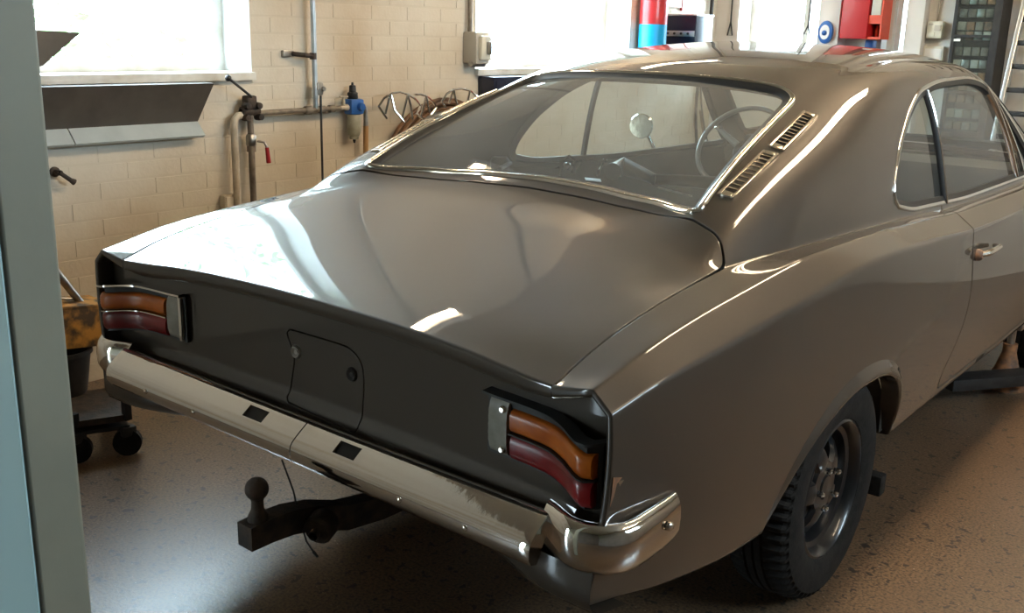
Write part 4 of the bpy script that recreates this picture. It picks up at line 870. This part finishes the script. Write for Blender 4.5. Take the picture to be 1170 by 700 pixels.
# wire racks and hose coils on the wall
def wire(mb, pts, off, r=.006): mb.tube([wp(x, y, off) for x, y in pts], r, 8)
def Z(x, y): return (400+x/5.85, 90+y/5.85)
t = thing('wire_rack', wp(460, 160), 'chrome wire rack with zigzag arms on the brick wall, nearer one beside the hose coil', 'rack', 'chrome wire racks')
mb = MB(); wire(mb, [Z(190, 185), Z(225, 130), Z(275, 95), Z(330, 88), Z(385, 103), Z(430, 130), Z(470, 180)], .12); mb.build('rack_hoop', CHROME, t)
mb = MB(); wire(mb, [Z(430, 105), Z(470, 102), Z(510, 115), Z(550, 150), Z(578, 190), Z(565, 215)], .10); mb.build('rack_hoop', CHROME, t)
for pts in ([Z(190, 185), Z(245, 265)], [Z(265, 110), Z(235, 235)], [Z(270, 100), Z(295, 210), Z(362, 292)], [Z(385, 105), Z(345, 270)], [Z(385, 105), Z(405, 180), Z(418, 275)], [Z(470, 180), Z(445, 235), Z(500, 275)]): mb = MB(); wire(mb, pts, .12); mb.build('rack_arm', CHROME, t)
for pts in ([Z(510, 120), Z(530, 225)], [Z(508, 120), Z(470, 260)], [Z(578, 190), Z(540, 240)]): mb = MB(); wire(mb, pts, .10); mb.build('rack_arm', CHROME, t)
t = thing('wire_rack', wp(540, 110), 'chrome wire rack farther along the wall, partly hidden by the car roof', 'rack', 'chrome wire racks')
mb = MB(); wire(mb, [Z(612, 155), Z(645, 100), Z(690, 72), Z(745, 66), Z(800, 78), Z(850, 120), Z(870, 170)], .12); mb.build('rack_hoop', CHROME, t)
for pts in ([Z(612, 155), Z(640, 190)], [Z(690, 75), Z(660, 165)], [Z(692, 75), Z(705, 140), Z(740, 240)], [Z(800, 80), Z(770, 220)]): mb = MB(); wire(mb, pts, .12); mb.build('rack_arm', CHROME, t)
t = thing('hose_coil', (WX+.06, 2.69, .61), 'brown coiled hose hanging under the nearer wire rack', 'hose')
for k, (r, x) in enumerate(((.485, .035), (.470, .058), (.455, .035), (.440, .055))): ring((WX+x, 2.74, .61), r, .0115, 44, (1, 0, 0), 8).build('hose_loop', BROWNHOSE, t)
# ---------------------------------------------------------------- trolley at the left
t = thing('trolley', (-1.60, .35, 0), 'low black steel trolley on castors at the left, half hidden by the post', 'trolley')
A_ = Vector(at(148, 480, 'z', .13)); B_ = Vector(at(127, 449, 'z', .13)); F_ = Vector(at(84, 489, 'z', .13)); D_ = B_+F_-A_
MB().prism([A_, B_, D_, F_], (0, 0, .022)).build('deck', RUST, t)
MB().prism([A_-Vector((0, 0, .03)), B_-Vector((0, 0, .03)), D_-Vector((0, 0, .03)), F_-Vector((0, 0, .03))], (0, 0, .012)).build('under_shelf', BLACK, t)
ct = (A_+B_+D_+F_)/4
for p in (A_, B_, D_, F_):
    q = p.lerp(ct, .06); hh = .42 if p in (A_, B_) else .05; MB().box((q.x, q.y, .13+hh/2), (.026, .026, hh), None, .004).build('corner_post', BLACK, t)
    q = p.lerp(ct, .10); c = MB().lathe([(0, .018), (.03, .018), (.048, .014), (.048, -.014), (.03, -.018), (0, -.018)], (q.x, q.y, .048), (.8, -.6, 0), 20).build('castor', RUBBER, t); MB().box((q.x, q.y, .09), (.05, .05, .035), None, .006).build('castor_fork', BLACK, c)
t = thing('bucket', (-1.72, .36, .15), 'black plastic bucket standing on the trolley under the yellow box', 'bucket')
MB().lathe([(0, .152), (.075, .152), (.078, .158), (.098, .30), (.106, .302), (.106, .318), (.096, .318), (.07, .165), (0, .162)], (-1.72, .31, 0), (0, 0, 1), 28).build('bucket_body', BLACK, t)
t = thing('yellow_box', (-1.72, .38, .3), 'worn yellow metal box resting on the bucket behind the bumper end', 'box')
R = Matrix.Rotation(-.12, 3, 'X') @ Matrix.Rotation(.0, 3, 'Z')
MB().box((-1.72, .37, .400), (.17, .19, .145), R, .006).build('box_body', YELLOW, t); MB().box((-1.72, .38, .476), (.175, .195, .012), R, .003).build('box_lid', YELLOW, t)
t = thing('floor_jack_handle', (-1.72, .3, .5), 'slanting steel tube handle with a cross rod above the yellow box', 'handle'); MB().tube([wp(60, 305, .45), wp(97, 352, .45)], .014).build('handle_tube', STEEL, t); MB().tube([wp(66, 341, .45), wp(86, 341, .45)], .005).build('cross_rod', STEEL, t)
# ---------------------------------------------------------------- far end of the left wall and the back wall
t = thing('gas_bottle', (WX+.12, 4.83, 1.3), 'cylinder painted blue below and red above, mounted high on the far left wall', 'cylinder')
MB().lathe([(.0, 1.30), (.08, 1.30), (.095, 1.31), (.095, 1.535)], (WX+.105, 4.73, 0), (0, 0, 1), 28).build('blue_part', CYAN, t); MB().lathe([(.095, 1.536), (.095, 2.0), (.07, 2.08), (.03, 2.12), (.03, 2.2), (0, 2.2)], (WX+.105, 4.73, 0), (0, 0, 1), 28).build('red_part', REDP, t)
t = thing('wall_heater', (WX+.15, 5.1, 1.4), 'dark navy appliance with a silver band on the left wall beside the cylinder', 'appliance'); yf = 5.02
xa, xb = max(WX, at(756, 30, 'y', yf)[0]), at(795, 30, 'y', yf)[0]; zt, zm, zn, zb_ = [at(775, q, 'y', yf)[2] for q in (18, 35, 41.5, 60)]
MB().span((xa, yf, zb_), (xb, yf+.24, zt), .006).build('case', NAVY, t); MB().span((WX, yf+.06, zb_+.05), (xa+.002, yf+.20, zt-.05)).build('wall_bracket', STEEL, t); MB().span((xa+.006, yf-.006, zn), (xb-.006, yf, zm), .002).build('silver_band', ALU, t); MB().span((xa-.0, yf-.006, zt), (xb+.005, yf+.24, zt+.012), .003).build('top_edge', ALU, t)
for k in range(4): MB().lathe([(0, .008), (.008, .008), (.009, 0)], (xa+(xb-xa)*(.2+.2*k), yf-.006, (zm+zn)/2), (0, -1, 0), 10).build('control_knob', BLACK, t)
t = thing('poster', (WX, 5.15, 1.64), 'faded pink poster in a red frame on the wall above the dark appliance', 'poster'); MB().span((WX, 4.95, 1.66), (WX+.015, 5.27, 2.3)).build('sheet', PINK, t)
MB().span((WX, 4.95, 1.64), (WX+.02, 4.97, 2.3)).span((WX, 5.25, 1.64), (WX+.02, 5.275, 2.3)).span((WX, 4.95, 2.28), (WX+.02, 5.275, 2.30)).build('frame', REDP, t)
o = MB().tube([(WX+.03, 5.66, 1.2), (WX+.03, 5.66, CEIL)], .014).build('corner_pipe', BLACK); tag(o, 'dark vertical pipe in the far corner of the room', 'pipe')
o = MB().tube([(-2.03, BY-.02, 2.6), (-2.03, BY-.02, 1.58), (-2.05, BY-.02, 1.48), (-2.01, BY-.02, 1.48), (-2.03, BY-.02, 1.58)], .006, 6).build('blind_cord', BLACK); tag(o, 'dark looped blind cord hanging left of the back window', 'cord', 'blind cords of the back window')
o = MB().tube([(-1.335, BY-.18, 2.6), (-1.345, BY-.18, 1.56), (-1.37, BY-.18, 1.5), (-1.33, BY-.18, 1.5), (-1.345, BY-.18, 1.56)], .006, 6).build('blind_cord', BLACK); tag(o, 'dark looped blind cord hanging right of the back window', 'cord', 'blind cords of the back window')
t = thing('wall_clock', (-1.215, BY-.19, 1.5), 'small oval blue and white dial on the pillar left of the red cabinet', 'clock')
a = MB().lathe([(0, .03), (.038, .03), (.05, .024), (.052, 0), (0, 0)], (-1.215, BY-.165, 1.515), (0, -1, 0), 24); a.v = [(x, y, 1.515+(z-1.515)*1.5) for x, y, z in a.v]; a.build('blue_rim', BLUE, t)
a = MB().lathe([(0, .034), (.034, .034), (.036, .028)], (-1.215, BY-.165, 1.515), (0, -1, 0), 24); a.v = [(x, y, 1.515+(z-1.515)*1.4) for x, y, z in a.v]; a.build('white_face', WHITE, t); MB().ball((-1.215, BY-.20, 1.51), .018, 8).build('blue_centre', BLUE, t)
# red tool cabinet
t = thing('red_cabinet', (-1.0, BY-.2, 1.47), 'red wall cabinet with an open compartment on its right, on the back wall', 'cabinet')
yc = BY-.24; xa, xm, xb = [at(q, 20, 'y', yc)[0] for q in (961, 992, 1007)]
MB().span((xa, yc, 1.475), (xm, BY-.02, 2.5), .012).build('cabinet_body', REDP, t)
MB().span((xm, BY-.03, 1.475), (xb, BY-.01, 2.5)).span((xm, yc+.02, 1.475), (xb, BY-.03, 1.49)).span((xb-.01, yc+.02, 1.49), (xb, BY-.03, 2.5)).span((xm, yc+.02, 1.575), (xb-.01, BY-.03, 1.60)).build('open_compartment', ORANGE, t)
MB().span((xm+.012, yc+.016, 1.63), (xb-.014, yc+.024, 1.78), .002).build('dark_glass', GREYBOX, t); MB().span((xm, yc+.014, 1.60), (xb, yc+.02, 1.63)).build('orange_rail', ORANGE, t)
for k in range(2): o = MB().lathe([(0, 0), (.014, 0), (.014, .05), (.008, .06), (.008, .075), (0, .075)], (xm+.025+.034*k, BY-.12, 1.49), (0, 0, 1), 12).build('spray_can', ORANGE); tag(o, ('left' if k == 0 else 'right')+'hand orange can standing in the open compartment of the red cabinet', 'can', 'orange cans')
o = MB().span((xm-.06, BY-.10, 1.40), (xm, BY-.02, 1.472), .015).build('blue_bracket', BLUE); tag(o, 'small blue clip under the red wall cabinet', 'clip')
# thermostat, junction panel
t = thing('control_box', (-.5, BY, 1.48), 'cream wall control box with a small display, left of the glazed cabinet', 'control box'); MB().span((-.575, BY-.05, 1.49), (-.475, BY, 1.60), .006).build('case', CREAM, t); MB().span((-.525, BY-.056, 1.54), (-.485, BY-.05, 1.575)).build('display', GREYBOX, t); MB().span((-.565, BY-.054, 1.575), (-.535, BY-.05, 1.585)).build('label_strip', GREYBOX, t); MB().span((-.57, BY-.056, 1.495), (-.52, BY-.05, 1.53), .004).build('flap', CREAM, t)
MB().tube([(-.525, BY-.012, 1.6), (-.525, BY-.012, CEIL)], .006, 8).build('cable', GREYBOX, t)
t = thing('wall_panel', (-.5, BY, 1.3), 'pale flat panel on the back wall below the cream control box', 'panel'); MB().span((-.585, BY-.03, 1.2), (-.455, BY, 1.44), .005).build('panel_box', CREAM, t); MB().span((-.575, BY-.034, 1.22), (-.465, BY-.03, 1.425), .002).build('panel_cover', WHITE, t)
# glazed parts cabinet
t = thing('glazed_cabinet', (-.28, BY-.1, 0), 'tall dark-framed glazed cabinet full of small drawers on the back wall', 'cabinet'); yf = BY-.22; xa, xb = at(1087, 40, 'y', yf)[0], at(1141, 40, 'y', yf)[0]
MB().span((xa, yf, 0), (xa+.02, BY, 2.3)).span((xb-.045, yf, 0), (xb, BY, 2.3)).span((xa, yf, 2.28), (xb, BY, 2.3)).span((xa, yf, 0), (xb, BY, .05)).span((xa, BY-.02, .05), (xb, BY-.005, 2.28)).build('cabinet_frame', BLACK, t)
for z_ in (.9, 1.15, 1.50, 1.85): MB().span((xa+.02, yf-.004, z_), (xb-.045, BY-.02, z_+.016)).build('shelf', BLACK, t)
rnd = random.Random(3)
cols_ = [GREYBOX, AXLE, STEEL, PIPE]
for r_ in range(12):
    for k in range(4):
        x0 = xa+.022+(xb-xa-.07)/4*k; z0 = .92+.078*r_
        if any(abs(z0+.03-q) < .045 for q in (.9, 1.15, 1.50, 1.85)): z0 += .018
        MB().span((x0, yf+.035, z0), (x0+(xb-xa-.07)/4-.007, yf+.14, z0+.052), .004).build('parts_drawer', cols_[rnd.randrange(4)], t)
MB().span((xa+.02, yf+.004, .05), (xb-.045, yf+.008, 2.28)).build('glass_door', SIDEGLASS, t)
MB().span((xa+.02, yf-.006, 1.475), (xa+.06, yf-.002, 1.49)).build('white_label', WHITE, t)
# ladder
t = thing('ladder', (.2, BY-.3, 0), 'aluminium ladder leaning at the right edge behind the car', 'ladder')
a0, a1 = Vector((.01, BY-.62, 0)), Vector((.065, BY-.05, 2.5)); b0, b1 = Vector((.46, BY-.62, 0)), Vector((.51, BY-.05, 2.5))
for p, q in ((a0, a1), (b0, b1)):
    d = (q-p).normalized(); x = Vector((1, 0, 0)); y = d.cross(x).normalized(); x = y.cross(d); MB().box((p+q)/2, (.026, .065, (q-p).length), Matrix((x, y, d)).transposed(), .004).build('side_rail', ALU, t)
for k in range(18): u = (k+.6)/18; p = a0.lerp(a1, u); q = b0.lerp(b1, u); MB().box((p+q)/2, ((q-p).length, .035, .03), None, .004).build('rung', BLACK, t)
o = MB().span((.15, BY-.03, .0), (1.2, BY-.005, 2.2), .004).build('grey_door_leaf', GREYBOX); tag(o, 'plain grey door leaf behind the leaning ladder', 'door')
# ---------------------------------------------------------------- under and beside the car
o = MB().box((.72, 3.08, .085), (.10, .42, .05), Matrix.Rotation(-.62, 3, 'Z'), .006).build('steel_beam', BLACK)
tag(o, 'short dark steel beam lying under the front door of the car', 'beam')
t = thing('axle_stand', (.74, 3.30, 0), 'small worn axle stand under the sill of the car ahead of the beam', 'stand')
MB().lathe([(.09, 0), (.09, .012), (.05, .09), (.03, .16), (.03, .2), (0, .2)], (.74, 3.30, 0), (0, 0, 1), 16).build('stand_base', AXLE, t); MB().tube([(.74, 3.30, .2), (.74, 3.30, .27)], .016).box((.74, 3.30, .28), (.08, .05, .025), None, .005).build('stand_head', STEEL, t)

# no part lies deeper than thing > part > sub-part
def level(o): return 0 if o.parent is None else 1+level(o.parent)
for o in sorted(list(SC.objects), key=level):
    while level(o) > 2:
        w = world_of(o); o.parent = o.parent.parent; o.matrix_parent_inverse = world_of(o.parent).inverted() @ w @ Matrix.LocRotScale(o.location, o.rotation_euler, o.scale).inverted()
